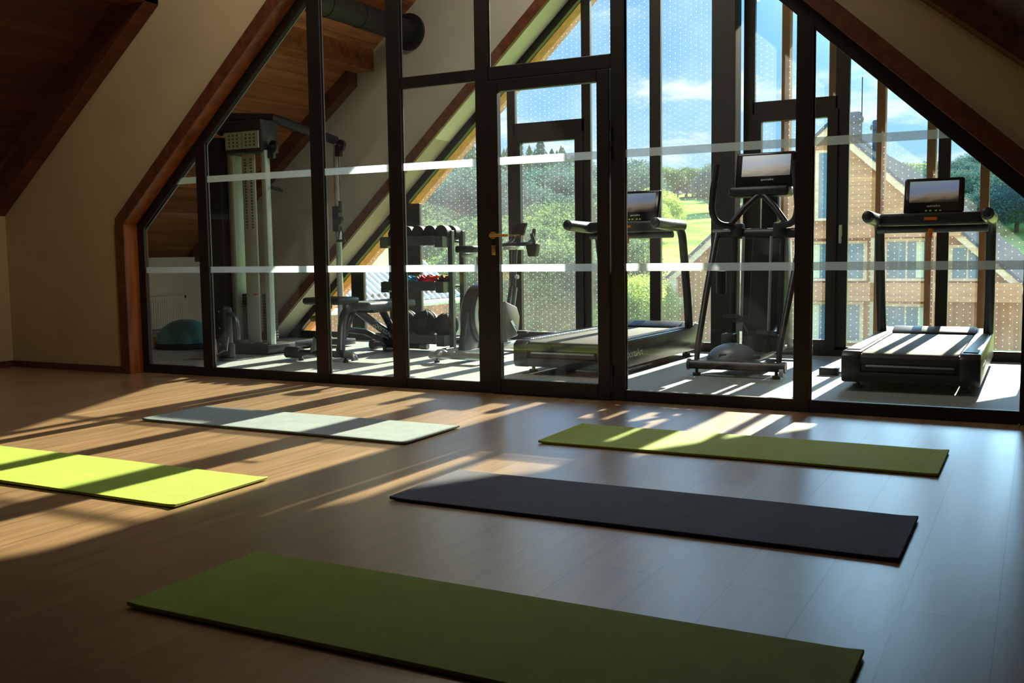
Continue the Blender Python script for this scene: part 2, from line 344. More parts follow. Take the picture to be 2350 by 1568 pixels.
class MB:
    def __init__(s): s.bm = bmesh.new()
    def _add(s, verts, faces):
        vs = [s.bm.verts.new(v) for v in verts]
        for f in faces:
            try: s.bm.faces.new([vs[i] for i in f])
            except ValueError: pass
        return vs
    def box(s, x0, x1, y0, y1, z0, z1, mat=None, bev=0.0, seg=2):
        vs = [(x0, y0, z0), (x1, y0, z0), (x1, y1, z0), (x0, y1, z0), (x0, y0, z1), (x1, y0, z1), (x1, y1, z1), (x0, y1, z1)]
        if mat is not None: vs = [mat @ Vector(v) for v in vs]
        v = s._add(vs, [(0, 3, 2, 1), (4, 5, 6, 7), (0, 1, 5, 4), (1, 2, 6, 5), (2, 3, 7, 6), (3, 0, 4, 7)])
        if bev:
            es = set(e for w in v for e in w.link_edges)
            bmesh.ops.bevel(s.bm, geom=list(es), offset=bev, segments=seg, affect='EDGES', profile=0.5)
        return s
    def cbox(s, c, sz, rot=None, bev=0.0, seg=2):
        mt = Matrix.Translation(c) @ (rot.to_4x4() if rot else Matrix.Identity(4))
        return s.box(-sz[0] / 2, sz[0] / 2, -sz[1] / 2, sz[1] / 2, -sz[2] / 2, sz[2] / 2, mt, bev, seg)
    def prism(s, poly, axis, a, b, bev=0.0, seg=2):
        """poly: 2D points; axis X -> (y,z), Y -> (x,z), Z -> (x,y)"""
        def P(p, t): return {'X': (t, p[0], p[1]), 'Y': (p[0], t, p[1]), 'Z': (p[0], p[1], t)}[axis]
        n = len(poly); vs = [P(p, a) for p in poly] + [P(p, b) for p in poly]
        fs = [tuple(range(n)), tuple(range(2 * n - 1, n - 1, -1))] + [(i, i + n, (i + 1) % n + n, (i + 1) % n) for i in range(n)]
        v = s._add(vs, fs)
        bmesh.ops.recalc_face_normals(s.bm, faces=list(set(f for w in v for f in w.link_faces)))
        if bev:
            es = [e for e in set(e for w in v for e in w.link_edges)]
            bmesh.ops.bevel(s.bm, geom=es, offset=bev, segments=seg, affect='EDGES', profile=0.5)
        return s
    def tube(s, pts, r, seg=12, flat=1.0, up=(0, 0, 1), smooth=True, cap=True):
        pts = [Vector(p) for p in pts]
        rs = r if isinstance(r, (list, tuple)) else [r] * len(pts)
        rings = []
        prevn = None
        for i, p in enumerate(pts):
            d = (pts[min(i + 1, len(pts) - 1)] - pts[max(i - 1, 0)]).normalized()
            if prevn is None:
                u = Vector(up)
                if abs(d.dot(u)) > 0.95: u = Vector((1, 0, 0))
                n = (u - d * u.dot(d)).normalized()
            else:
                n = (prevn - d * prevn.dot(d)).normalized()
            prevn = n; b = d.cross(n)
            rings.append([s.bm.verts.new(p + n * math.cos(2 * PI * k / seg) * rs[i] + b * math.sin(2 * PI * k / seg) * rs[i] * flat) for k in range(seg)])
        for a, b in zip(rings, rings[1:]):
            for k in range(seg): s.bm.faces.new((a[k], a[(k + 1) % seg], b[(k + 1) % seg], b[k]))
        if cap:
            s.bm.faces.new(list(reversed(rings[0]))); s.bm.faces.new(rings[-1])
        return s
    def ell(s, c, r, u=20, v=12, zmin=-1.0, rot=None):
        """ellipsoid, optionally cut below zmin (unit sphere z)"""
        t0 = math.asin(max(-1, zmin)); rows = []
        mt = rot.to_4x4() if rot else Matrix.Identity(4)
        for j in range(v + 1):
            t = t0 + (PI / 2 - t0) * j / v
            rows.append([s.bm.verts.new(Vector(c) + (mt @ Vector((r[0] * math.cos(t) * math.cos(2 * PI * k / u), r[1] * math.cos(t) * math.sin(2 * PI * k / u), r[2] * math.sin(t))))) for k in range(u)])
        for a, b in zip(rows, rows[1:]):
            for k in range(u): s.bm.faces.new((a[k], a[(k + 1) % u], b[(k + 1) % u], b[k]))
        if zmin > -1: s.bm.faces.new(list(reversed(rows[0])))
        bmesh.ops.remove_doubles(s.bm, verts=[w for row in rows for w in row], dist=1e-6)
        return s
    def disc(s, c, n, r, h, seg=28, r2=None):
        n = Vector(n).normalized(); c = Vector(c)
        return s.tube([c - n * h / 2, c + n * h / 2], [r, r if r2 is None else r2], seg)
    def build(s, name, mat, parent=None, smooth=True, origin=None, bevmod=0.0, **kw):
        me = bpy.data.meshes.new(name)
        if origin is not None: bmesh.ops.translate(s.bm, verts=s.bm.verts, vec=-Vector(origin))
        s.bm.normal_update(); s.bm.to_mesh(me); s.bm.free()
        me.materials.append(mat)
        if smooth:
            for p in me.polygons: p.use_smooth = True
            me.set_sharp_from_angle(angle=math.radians(35))
        o = bpy.data.objects.new(name, me); COL.objects.link(o)
        if origin is not None: o.location = origin
        if parent is not None: o.parent = parent
        if bevmod:
            b = o.modifiers.new('bev', 'BEVEL'); b.width = bevmod; b.segments = 2; b.limit_method = 'ANGLE'
        return fin(o, **kw)

def Rx(a): return Matrix.Rotation(a, 3, 'X')
def Ry(a): return Matrix.Rotation(a, 3, 'Y')
def Rz(a): return Matrix.Rotation(a, 3, 'Z')
def bez(p0, p1, p2, n=8):
    p0, p1, p2 = map(Vector, (p0, p1, p2))
    return [p0 * (1 - t) ** 2 + p1 * 2 * t * (1 - t) + p2 * t * t for t in [i / n for i in range(n + 1)]]
def lettering(txt, size, loc, rot, mat, parent, name='lettering', ext=0.0006):
    cu = bpy.data.curves.new(name, 'FONT'); cu.body = txt; cu.size = size; cu.extrude = ext; cu.align_x = 'CENTER'; cu.align_y = 'CENTER'
    cu.materials.append(mat)
    cu.resolution_u = 3
    tmp = bpy.data.objects.new(name, cu)
    me = bpy.data.meshes.new_from_object(tmp); bpy.data.objects.remove(tmp)
    me.materials.clear(); me.materials.append(mat)
    o = bpy.data.objects.new(name, me); COL.objects.link(o); o.location = loc; o.rotation_euler = rot
    if parent: o.parent = parent
    return o
def copy_tree(o, parent=None):
    c = o.copy(); COL.objects.link(c); c.parent = parent
    for ch in list(o.children): copy_tree(ch, c)
    return c

# ------------------------------------------------------------------ camera
cd = bpy.data.cameras.new('camera'); cam = bpy.data.objects.new('camera', cd); COL.objects.link(cam)
cd.sensor_fit = 'HORIZONTAL'; cd.sensor_width = 36.0; cd.lens = 36.0 * 2300.0 / 2350.0
cd.clip_start = 0.05; cd.clip_end = 1500
def _cam():
    P = (1175.0, 784.0); f = 2300.0
    d = lambda u, v: Vector((u - P[0], -(v - P[1]), -f)).normalized()
    Z = -d(1536.0, 26700.0); X = -d(-3215.0, 641.0); X = (X - Z * X.dot(Z)).normalized(); Y = Z.cross(X)
    return Matrix((X, Y, Z))
R3 = _cam()
cam.matrix_world = Matrix.Translation((0, 0, 0.95)) @ R3.to_4x4()
scn.camera = cam

# ------------------------------------------------------------------ key dimensions (m)
YF = 5.91            # front face of the glass partition's frames
YB = 5.942
YW0, YW1 = 5.80, 6.0 # partition wall
YG = 8.78            # inner face of the far gym wall
YX = 9.115           # far glazing
AX = -3.29           # ridge axis
SL = 0.913           # gable opening slope
def zin(x, z0=4.243): return z0 - SL * abs(x - AX)       # opening profile (outer edge of black frame)
ROOF = 0.80
def zroof(x): return 1.33 + ROOF * (x + 8.18)

# ------------------------------------------------------------------ shell: practice room
MB().box(-8.15, 1.7, -3.2, YF + 0.03, -0.12, 0).build('floor', M['floor'], smooth=False, kind='structure')
MB().box(-8.9, 2.0, YF + 0.03, 9.3, -0.12, 0).build('floor_gym', M['gymfloor'], smooth=False, kind='structure')
# partition wall left of / above the opening: timber outer line (front) x=-6.672,z=1.27
TO = [(-6.672, 0.0), (-6.672, 1.27), (AX, 1.27 + SL * (6.672 + AX)), ]
apx = TO[2][1]
MB().prism([(-8.9, 0), (-6.672, 0), (-6.672, 1.27), (AX, apx), (AX, 5.6), (-8.9, 5.6)], 'Y', YW0, YW1).build('wall_front', M['plaster'], smooth=False, kind='structure')
MB().prism([(AX, apx), (0.092, 1.27), (0.092, 0), (1.7, 0), (1.7, 5.6), (AX, 5.6)], 'Y', YW0, YW1).build('wall_front_right', M['plaster'], smooth=False, kind='structure')
MB().box(-8.35, -8.08, -3.2, YW0, 0, 1.36).build('wall_left', M['plaster'], smooth=False, kind='structure')
MB().box(1.5, 1.7, -3.2, YW0, 0, 1.6).build('wall_right', M['plaster'], smooth=False, kind='structure')
MB().prism([(-8.35, 0), (1.7, 0), (1.7, 1.6), (AX, 5.4), (-8.35, 1.4)], 'Y', -3.2, -3.0).build('wall_back', M['plaster'], smooth=False, kind='structure')
# timber lining of the opening: 9 cm face, runs back to the black frame
th = 0.092; k = SL; sec = math.sqrt(1 + SL * SL)
def lining(sgn):
    mx = lambda x: x if sgn < 0 else 2 * AX - x
    o = [(-6.672, 0), (-6.672, 1.27), (AX, apx)]
    i = [(-6.58, 0), (-6.58, 1.226), (AX, apx - 0.131)]
    return [(mx(a), b) for a, b in o], [(mx(a), b) for a, b in i]
for sg_ in (-1, 1):  # thin dark boards give the lining's front face its shade as colour
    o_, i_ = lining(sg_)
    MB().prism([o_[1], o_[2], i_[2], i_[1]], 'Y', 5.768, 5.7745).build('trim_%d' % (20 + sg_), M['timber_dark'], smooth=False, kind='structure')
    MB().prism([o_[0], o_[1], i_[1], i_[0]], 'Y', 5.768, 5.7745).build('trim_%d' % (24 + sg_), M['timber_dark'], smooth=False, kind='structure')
o_, i_ = lining(-1)
MB().prism([o_[1], o_[2], i_[2], i_[1]], 'Y', 5.775, 6.02).build('trim_1', M['timber'], smooth=False, kind='structure', bevmod=0.004)
MB().prism([o_[0], o_[1], i_[1], i_[0]], 'Y', 5.775, 6.02).build('trim_2', M['timber_v'], smooth=False, kind='structure', bevmod=0.004)
o_, i_ = lining(1)
MB().prism([o_[1], o_[2], i_[2], i_[1]], 'Y', 5.775, 6.02).build('trim_3', M['timber'], smooth=False, kind='structure', bevmod=0.004)
MB().prism([o_[0], o_[1], i_[1], i_[0]], 'Y', 5.775, 6.02).build('trim_4', M['timber_v'], smooth=False, kind='structure', bevmod=0.004)
MB().box(-8.15, -6.68, YW0 - 0.014, YW0, 0, 0.055).build('baseboard_front', M['timber_dark'], smooth=False, kind='structure')
MB().box(-8.08, -8.065, -3.0, YW0, 0, 0.055).build('baseboard_left', M['timber_dark'], smooth=False, kind='structure')

# sloped ceilings (solid boards) over both rooms; purlin along the left slope
def slab(x0, z0, x1, z1, y0, y1, t, name, mat, **kw):
    return MB().prism([(x0, z0), (x1, z1), (x1, z1 + t), (x0, z0 + t)], 'Y', y0, y1).build(name, mat, smooth=False, **kw)
RZ = zroof(AX)
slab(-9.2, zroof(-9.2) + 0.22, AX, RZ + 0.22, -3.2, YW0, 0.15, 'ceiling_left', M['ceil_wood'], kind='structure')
slab(-9.2, zroof(-9.2) + 0.16, AX, RZ + 0.16, YW1, 9.0, 0.15, 'ceiling_gym_left', M['ceil_gym'], kind='structure')
# right-hand slope sits lower where it meets the partition wall
def zr(x): return 2.273 - 0.805 * (x + 0.634)
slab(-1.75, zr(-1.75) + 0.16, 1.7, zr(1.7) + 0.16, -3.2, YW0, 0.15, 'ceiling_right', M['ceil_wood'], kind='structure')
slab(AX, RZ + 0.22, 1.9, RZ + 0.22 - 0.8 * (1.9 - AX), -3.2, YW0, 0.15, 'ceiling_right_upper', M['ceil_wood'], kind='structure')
slab(AX, RZ + 0.10, 1.9, RZ + 0.10 - 0.8 * (1.9 - AX), YW1, 9.0, 0.15, 'ceiling_gym_right', M['ceil_gym'], kind='structure')
MB().prism([(-8.08, 1.33), (-6.11, 2.90), (-6.11, 3.20), (-8.08, 1.66)], 'Y', 5.66, YW0).build('trim_10', M['timber_dark'], smooth=False, bevmod=0.004, kind='structure')  # rafter on the partition wall; more rafters and the purlins follow
MB().prism([(-1.75, zr(-1.75)), (1.2, zr(1.2)), (1.2, zr(1.2) + 0.22), (-1.75, zr(-1.75) + 0.22)], 'Y', 5.60, YW0).build('trim_11', M['timber_dark'], smooth=False, bevmod=0.004, kind='structure')
MB().prism([(-8.08, 1.33), (-6.11, 2.90), (-6.11, 3.20), (-8.08, 1.66)], 'Y', 2.3, 2.45).build('trim_12', M['timber_dark'], smooth=False, bevmod=0.004, kind='structure')
MB().box(-6.34, -6.11, -3.0, YW0, 2.90, 3.30).build('trim_13', M['timber_dark'], smooth=False, bevmod=0.004, kind='structure')
MB().box(-6.42, -6.2, YW1, YG, 2.85, 3.17).build('trim_14', M['timber'], smooth=False, bevmod=0.006, kind='structure')
MB().prism([(-8.75, zroof(-8.75) - 0.02), (-6.42, zroof(-6.42) - 0.02), (-6.42, zroof(-6.42) + 0.16), (-8.75, zroof(-8.75) + 0.16)], 'Y', YG - 0.14, YG).build('trim_15', M['timber_dark'], smooth=False, kind='structure')

# ------------------------------------------------------------------ shell: gym
MB().box(-8.9, -8.7, YW1, 9.0, 0, 0.95).build('wall_gym_left', M['white_paint'], smooth=False, kind='structure')
MB().box(-8.7, -8.685, YW1, YG, 0, 0.07).build('baseboard_gym', M['timber'], smooth=False, kind='structure')
AF, ZF = -3.007, 4.400
zx = lambda x: ZF - 0.925 * abs(x - AF)      # far opening (outer edge of far black frame)
FX0 = AF - ZF / 0.925
R_ = 2 * AX - FX0
FX1 = AF + ZF / 0.925
MB().prism([(-8.9, 0), (FX0, 0), (AF, ZF), (AF, 5.9), (-8.9, 5.9)], 'Y', YG, YX + 0.045).build('wall_far', M['plaster_gym'], smooth=False, kind='structure')
MB().prism([(AF, ZF), (FX1, 0), (2.0, 0), (2.0, 5.9), (AF, 5.9)], 'Y', YG, YX + 0.045).build('wall_far_right', M['plaster_gym'], smooth=False, kind='structure')
MB().prism([(FX0 - 0.15, 0), (AF, ZF + 0.139), (AF, ZF - 0.006), (FX0 - 0.01, 0)], 'Y', YG - 0.03, YG + 0.011).build('trim_5', M['timber_dark'], smooth=False, kind='structure')
MB().box(1.8, 2.0, YW1, YX, 0, 1.6).build('wall_gym_right', M['plaster_gym'], smooth=False, kind='structure')

MB().prism([(FX0 - 0.004, 0), (AF, ZF - 0.004), (AF, ZF + 0.016), (FX0 - 0.024, 0)], 'Y', YG + 0.012, YX - 0.03).build('trim_8', M['white_paint'], smooth=False, kind='structure')

# ------------------------------------------------------------------ partition glazing
FT = 0.10      # visible frame width
w1 = empty('window_1', kind='structure')
def fr(name, a, b, z0, z1, y0=YF, y1=YB, parent=w1, mat='frame', bev=0.004):
    return MB().box(a, b, y0, y1, z0, z1, bev=bev, seg=1).build(name, M[mat], parent, smooth=False)
# outer frame
def zi(x): return zin(x) - 0.115       # lower edge of sloping frame
MB().prism([(-6.589, 0), (-6.589, 1.232), (AX, zin(AX)), (AX, zi(AX)), (-6.507, 1.187), (-6.507, 0)], 'Y', YF, YB).build('frame_left', M['frame'], w1, smooth=False)
MB().prism([(0.009, 0), (0.009, 1.232), (AX, zin(AX)), (AX, zi(AX)), (-0.073, 1.187), (-0.073, 0)], 'Y', YF, YB).build('frame_right', M['frame'], w1, smooth=False)
fr('bottom_rail', -6.507, -3.36, 0, 0.072); fr('bottom_rail', -2.309, -0.073, 0, 0.072)
mull = [(-5.897, -5.80), (-4.757, -4.645), (-4.068, -3.958), (-3.36, -3.262), (-2.392, -2.303), (-1.256, -1.161)]
for i, (a, b) in enumerate(mull):
    c0, c1 = zi(a), zi(b)
    pts = [(a, 0), (b, 0), (b, c1 + 0.02), (a, c0 + 0.02)]
    if a < AX < b: pts = [(a, 0), (b, 0), (b, c1), (AX, zi(AX)), (a, c0)]
    MB().prism(pts, 'Y', YF - 0.004, YB).build('mullion', M['frame'], w1, smooth=False)
    # pale gasket line on the gym side reveal
    MB().prism([(b, 0.07), (b + 0.006, 0.07), (b + 0.006, c1), (b, c1)], 'Y', YF + 0.02, YB).build('gasket', M['frame_light'], w1, smooth=False)
fr('transom', -3.958, -3.36, 2.088, 2.168)
fr('transom', -3.262, -2.392, 2.082, 2.172)
MB().prism([(-6.5, 1.187), (AX, zi(AX) - 0.012), (AX, zi(AX) - 0.02), (-6.5, 1.177)], 'Y', YF + 0.02, YB).build('gasket', M['frame_light'], w1, smooth=False)
GY = 5.926
def pane(poly, parent, bands=None, y=GY, mat='glass_in', name='glass_pane'):
    b = MB(); vs = [b.bm.verts.new((p[0], y, p[1])) for p in poly]; b.bm.faces.new(vs)
    g = b.build(name, M[mat], parent, smooth=False)
    for (z0, z1, xa, xb) in (bands or []):
        q = MB(); vs = [q.bm.verts.new(v) for v in ((xa[0], y - 0.003, z0), (xb[0], y - 0.003, z0), (xb[1], y - 0.003, z1), (xa[1], y - 0.003, z1))]
        q.bm.faces.new(vs); q.build('frosted_strip', M['frost'], g, smooth=False)
    return g
UB, LB = (1.530, 1.580), (0.824, 0.872)
def bandsfor(x0, x1):
    res = []
    for z0, z1 in (LB, UB):
        def lim(z, side):
            xr = (zi(AX) - z) / SL
            lo, hi = AX - xr, AX + xr
            return max(x0, lo) if side == 0 else min(x1, hi)
        if lim(z1, 1) > lim(z1, 0): res.append((z0, z1, (lim(z0, 0), lim(z1, 0)), (lim(z0, 1), lim(z1, 1))))
    return res
bays = [(-6.507, -5.897), (-5.80, -4.757), (-4.645, -4.068), (-3.958, -3.36), None, (-2.303, -1.256), (-1.161, -0.073)]
for bay in bays:
    if bay is None: continue
    a, b = bay
    if bay == (-3.958, -3.36):
        pane([(a, 0.072), (b, 0.072), (b, 2.088), (a, 2.088)], w1, bandsfor(a, b))
        pane([(a, 2.168), (b, 2.168), (b, zi(b)), (a, zi(a))], w1)
        continue
    poly = [(a, 0.072), (b, 0.072), (b, min(zi(b), 9)), (a, zi(a))]
    pane(poly, w1, bandsfor(a, b))
pane([(-3.262, 2.172), (-2.392, 2.172), (-2.392, zi(-2.392)), (-3.262, zi(-3.262))], w1)
# door leaf
d1 = empty('door_1', (0, 0, 0), kind='structure')
for nm, a, b, c, d in (('stile', -3.258, -3.188, 0.01, 2.078), ('stile', -2.481, -2.397, 0.01, 2.078), ('rail', -3.188, -2.481, 2.005, 2.078), ('rail', -3.188, -2.481, 0.01, 0.105)):
    fr(nm, a, b, c, d, YF - 0.022, YB, d1)
pane([(-3.188, 0.105), (-2.481, 0.105), (-2.481, 2.005), (-3.188, 2.005)], d1, [(LB[0], LB[1], (-3.188, -3.188), (-2.481, -2.481)), (UB[0], UB[1], (-3.188, -3.188), (-2.481, -2.481))])
hd = MB(); hd.disc((-3.226, YF - 0.030, 1.066), (0, 1, 0), 0.025, 0.012)
hd.tube([(-3.226, YF - 0.03, 1.066), (-3.226, YF - 0.07, 1.066), (-3.21, YF - 0.078, 1.066), (-3.09, YF - 0.078, 1.062)], 0.0095, 10)
hd.build('handle', M['brass'], d1, label='brass lever door handle')
kp = MB(); kp.box(-3.241, -3.211, YF - 0.028, YF - 0.021, 0.935, 1.0, bev=0.003); kp.disc((-3.226, YF - 0.03, 0.975), (0, 1, 0), 0.009, 0.006, 12)
kp.build('lock_plate', M['brass'], d1)
for zz in (1.72, 1.60, 0.19):
    MB().tube([(-2.394, YF - 0.03, zz - 0.035), (-2.394, YF - 0.03, zz + 0.035)], 0.009, 8).build('hinge', M['frame'], d1)
MB().prism([(-3.26, 0), (-2.39, 0), (-2.39, 0.012), (-3.26, 0.012)], 'Y', YF - 0.01, YB).build('threshold', M['frame'], w1, smooth=False)

# ------------------------------------------------------------------ far glazing
w2 = empty('window_2', kind='structure')
f2 = lambda a, b, z0, z1, name='mullion', y0=YX - 0.02, y1=YX + 0.035: fr(name, a, b, z0, z1, y0, y1, w2, bev=0.003)
zx2 = lambda x: zx(x) - 0.10
MB().prism([(FX0, 0), (AF, ZF), (AF, ZF - 0.10), (FX0 + 0.11, 0)], 'Y', YX - 0.02, YX + 0.035).build('frame_left', M['frame'], w2, smooth=False)
MB().prism([(FX1, 0), (AF, ZF), (AF, ZF - 0.10), (FX1 - 0.11, 0)], 'Y', YX - 0.02, YX + 0.035).build('frame_right', M['frame'], w2, smooth=False)
f2(-7.6, 1.6, 0, 0.085, 'bottom_rail')
for a, b in ((-6.81, -6.64), (-6.08, -5.885), (-4.81, -4.72), (-3.99, -3.897), (-3.292, -3.184), (-2.40, -2.30), (-1.60, -1.483), (-0.769, -0.675), (0.25, 0.36), (1.2, 1.3)):
    top = min(zx2(a), zx2(b)) + 0.03
    f2(a, b, 0.05, top)
f2(-4.75, -3.96, 2.115, 2.242, 'transom'); f2(-2.32, -1.58, 2.15, 2.26, 'transom')
# opening sashes
def sash(x0, x1, z0, z1, handle_x=None):
    s = MB(); t = 0.085
    s.box(x0 + t, x1 - t, YX - 0.045, YX + 0.03, z0, z0 + t); s.box(x0 + t, x1 - t, YX - 0.045, YX + 0.03, z1 - 0.07, z1)
    s.box(x0, x0 + t, YX - 0.045, YX + 0.03, z0, z1); s.box(x1 - t, x1, YX - 0.045, YX + 0.03, z0, z1)
    o = s.build('sash', M['frame'], w2, smooth=False)
    if handle_x:
        h_ = MB(); h_.cbox((handle_x, YX - 0.06, 1.10), (0.025, 0.02, 0.10), bev=0.004); h_.cbox((handle_x, YX - 0.08, 1.06), (0.022, 0.018, 0.14), bev=0.005)
        h_.build('sash_handle', M['light_shroud'], o)
sash(-4.74, -3.97, 0.06, 2.116); sash(-2.32, -1.575, 0.06, 2.151, -1.535)
def gx(a, b, z0=0.085, z1=None):
    pts = [(a, z0), (b, z0), (b, z1 if z1 else zx2(b)), (a, z1 if z1 else zx2(a))]
    pts = [(x, max(z, z0)) for x, z in pts]
    pane(pts, w2, None, YX + 0.01, 'glass_out')
gx(-7.55, -6.81); gx(-6.64, -6.08); gx(-5.885, -4.81); gx(-4.72, -3.99); gx(-3.897, -3.292)
pane([(-3.184, 0.085), (-2.40, 0.085), (-2.40, zx2(-2.4)), (-3.184, zx2(-3.184))], w2, None, YX + 0.01, 'glass_out')
gx(-2.30, -1.60); gx(-1.483, -0.769); gx(-0.675, 0.25); gx(0.36, 1.2)
MB().box(-2.62, -2.41, 8.84, 9.05, 0, 4.5, bev=0.004).build('pillar', M['column'], smooth=False, kind='structure')
# outer larch reveal along the left slope, and the fins outside
MB().prism([(FX0 + 0.115, 0), (AF, ZF - 0.106), (AF, ZF), (FX0, 0)], 'Y', YX + 0.046, YX + 0.30).build('trim_6', M['ext_wood'], smooth=False, kind='structure')
MB().prism([(FX1 - 0.115, 0), (AF, ZF - 0.106), (AF, ZF), (FX1, 0)], 'Y', YX + 0.046, YX + 0.30).build('trim_7', M['ext_wood'], smooth=False, kind='structure')
for x in (-2.07, -1.655, -1.25, -0.84, -0.423, 0.0, 0.42):
    MB().box(x - 0.035, x + 0.035, 9.28, 9.40, -0.35, zx2(x) - 0.01, bev=0.003, seg=1).build('facade_fin', M['fin_wood'], smooth=False, origin=(x, 9.34, -0.35),
        label='upright larch fin standing outside the dotted gable glazing', cat='fin', group='larch fins outside the gable glazing')
MB().prism([(AF, 3.78 - 0.87 * (AF + 2.35)), (2.2, 3.78 - 0.87 * 4.55), (2.2, 3.96 - 0.87 * 4.55), (AF, 3.96 - 0.87 * (AF + 2.35))], 'Y', 9.45, 10.9).build('trim_9', M['timber_dark'], smooth=False, kind='structure')  # unseen overhang slab, added and shaped to cut off the sun at right
MB().box(-8.9, 1.7, YX + 0.06, 9.9, -0.5, -0.35).build('ledge', M['ext_wood'], smooth=False, kind='structure')

# ------------------------------------------------------------------ mats
def yoga_mat(x0, x1, y0, y1, mt, label, rot=0.0, t=0.013, w=0.02):
    cx, cy = (x0 + x1) / 2, (y0 + y1) / 2
    lx, ly = (x1 - x0) / 2, (y1 - y0) / 2
    b = MB(); n = 60; r = random.Random(len(label) * 17)
    grid = []
    ph = r.random() * 6
    for i in range(n + 1):
        row = []
        for j in range(13):
            x = -lx + 2 * lx * i / n; y = -ly + 2 * ly * j / 12
            z = 0.0015 * (1 + math.sin(x * 3.1 + ph)) * (0.4 + abs(y / ly)) * 0.6
            e = max(0, (abs(x) / lx - 0.93)) / 0.07
            z += 0.004 * e * e
            row.append((x, y, z))
        grid.append(row)
    top = [[b.bm.verts.new((x, y, z + t)) for x, y, z in row] for row in grid]
    bot = [[b.bm.verts.new((x, y, z + 0.001)) for x, y, z in row] for row in grid]
    m_ = 12
    for i in range(n):
        for j in range(m_):
            b.bm.faces.new((top[i][j], top[i + 1][j], top[i + 1][j + 1], top[i][j + 1]))
            b.bm.faces.new((bot[i][j], bot[i][j + 1], bot[i + 1][j + 1], bot[i + 1][j]))
        b.bm.faces.new((top[i][0], bot[i][0], bot[i + 1][0], top[i + 1][0])); b.bm.faces.new((top[i][m_], top[i + 1][m_], bot[i + 1][m_], bot[i][m_]))
    for j in range(m_):
        b.bm.faces.new((top[0][j], top[0][j + 1], bot[0][j + 1], bot[0][j])); b.bm.faces.new((top[n][j], bot[n][j], bot[n][j + 1], top[n][j + 1]))
    o = b.build('yoga_mat', mt, smooth=True, bevmod=0.003, label=label, cat='yoga mat')
    o.location = (cx, cy, 0.0); o.rotation_euler = (0, 0, rot)
    return o
S_ = 0.95 / 0.9
MATS = [(-2.178, -0.335, 1.860, 2.380, 'mat_green', 'lime green yoga mat nearest the camera, across the bottom of the photo', 0.002),
        (-2.205, -0.348, 3.150, 3.685, 'mat_dark', 'charcoal black yoga mat lying on the plank floor', 0.0),
        (-2.188, -0.344, 4.420, 4.970, 'mat_green', 'lime green yoga mat closest to the glass door and treadmills', 0.0),
        (-4.72, -2.876, 2.700, 3.222, 'mat_green', 'lime green yoga mat cut off by the left edge of the photo', 0.002),
        (-4.622, -2.772, 4.120, 4.645, 'mat_grey', 'pale grey yoga mat in the sun stripes near the partition', -0.003)]
for a in MATS: yoga_mat(a[0], a[1], a[2], a[3], M[a[4]], a[5], a[6])

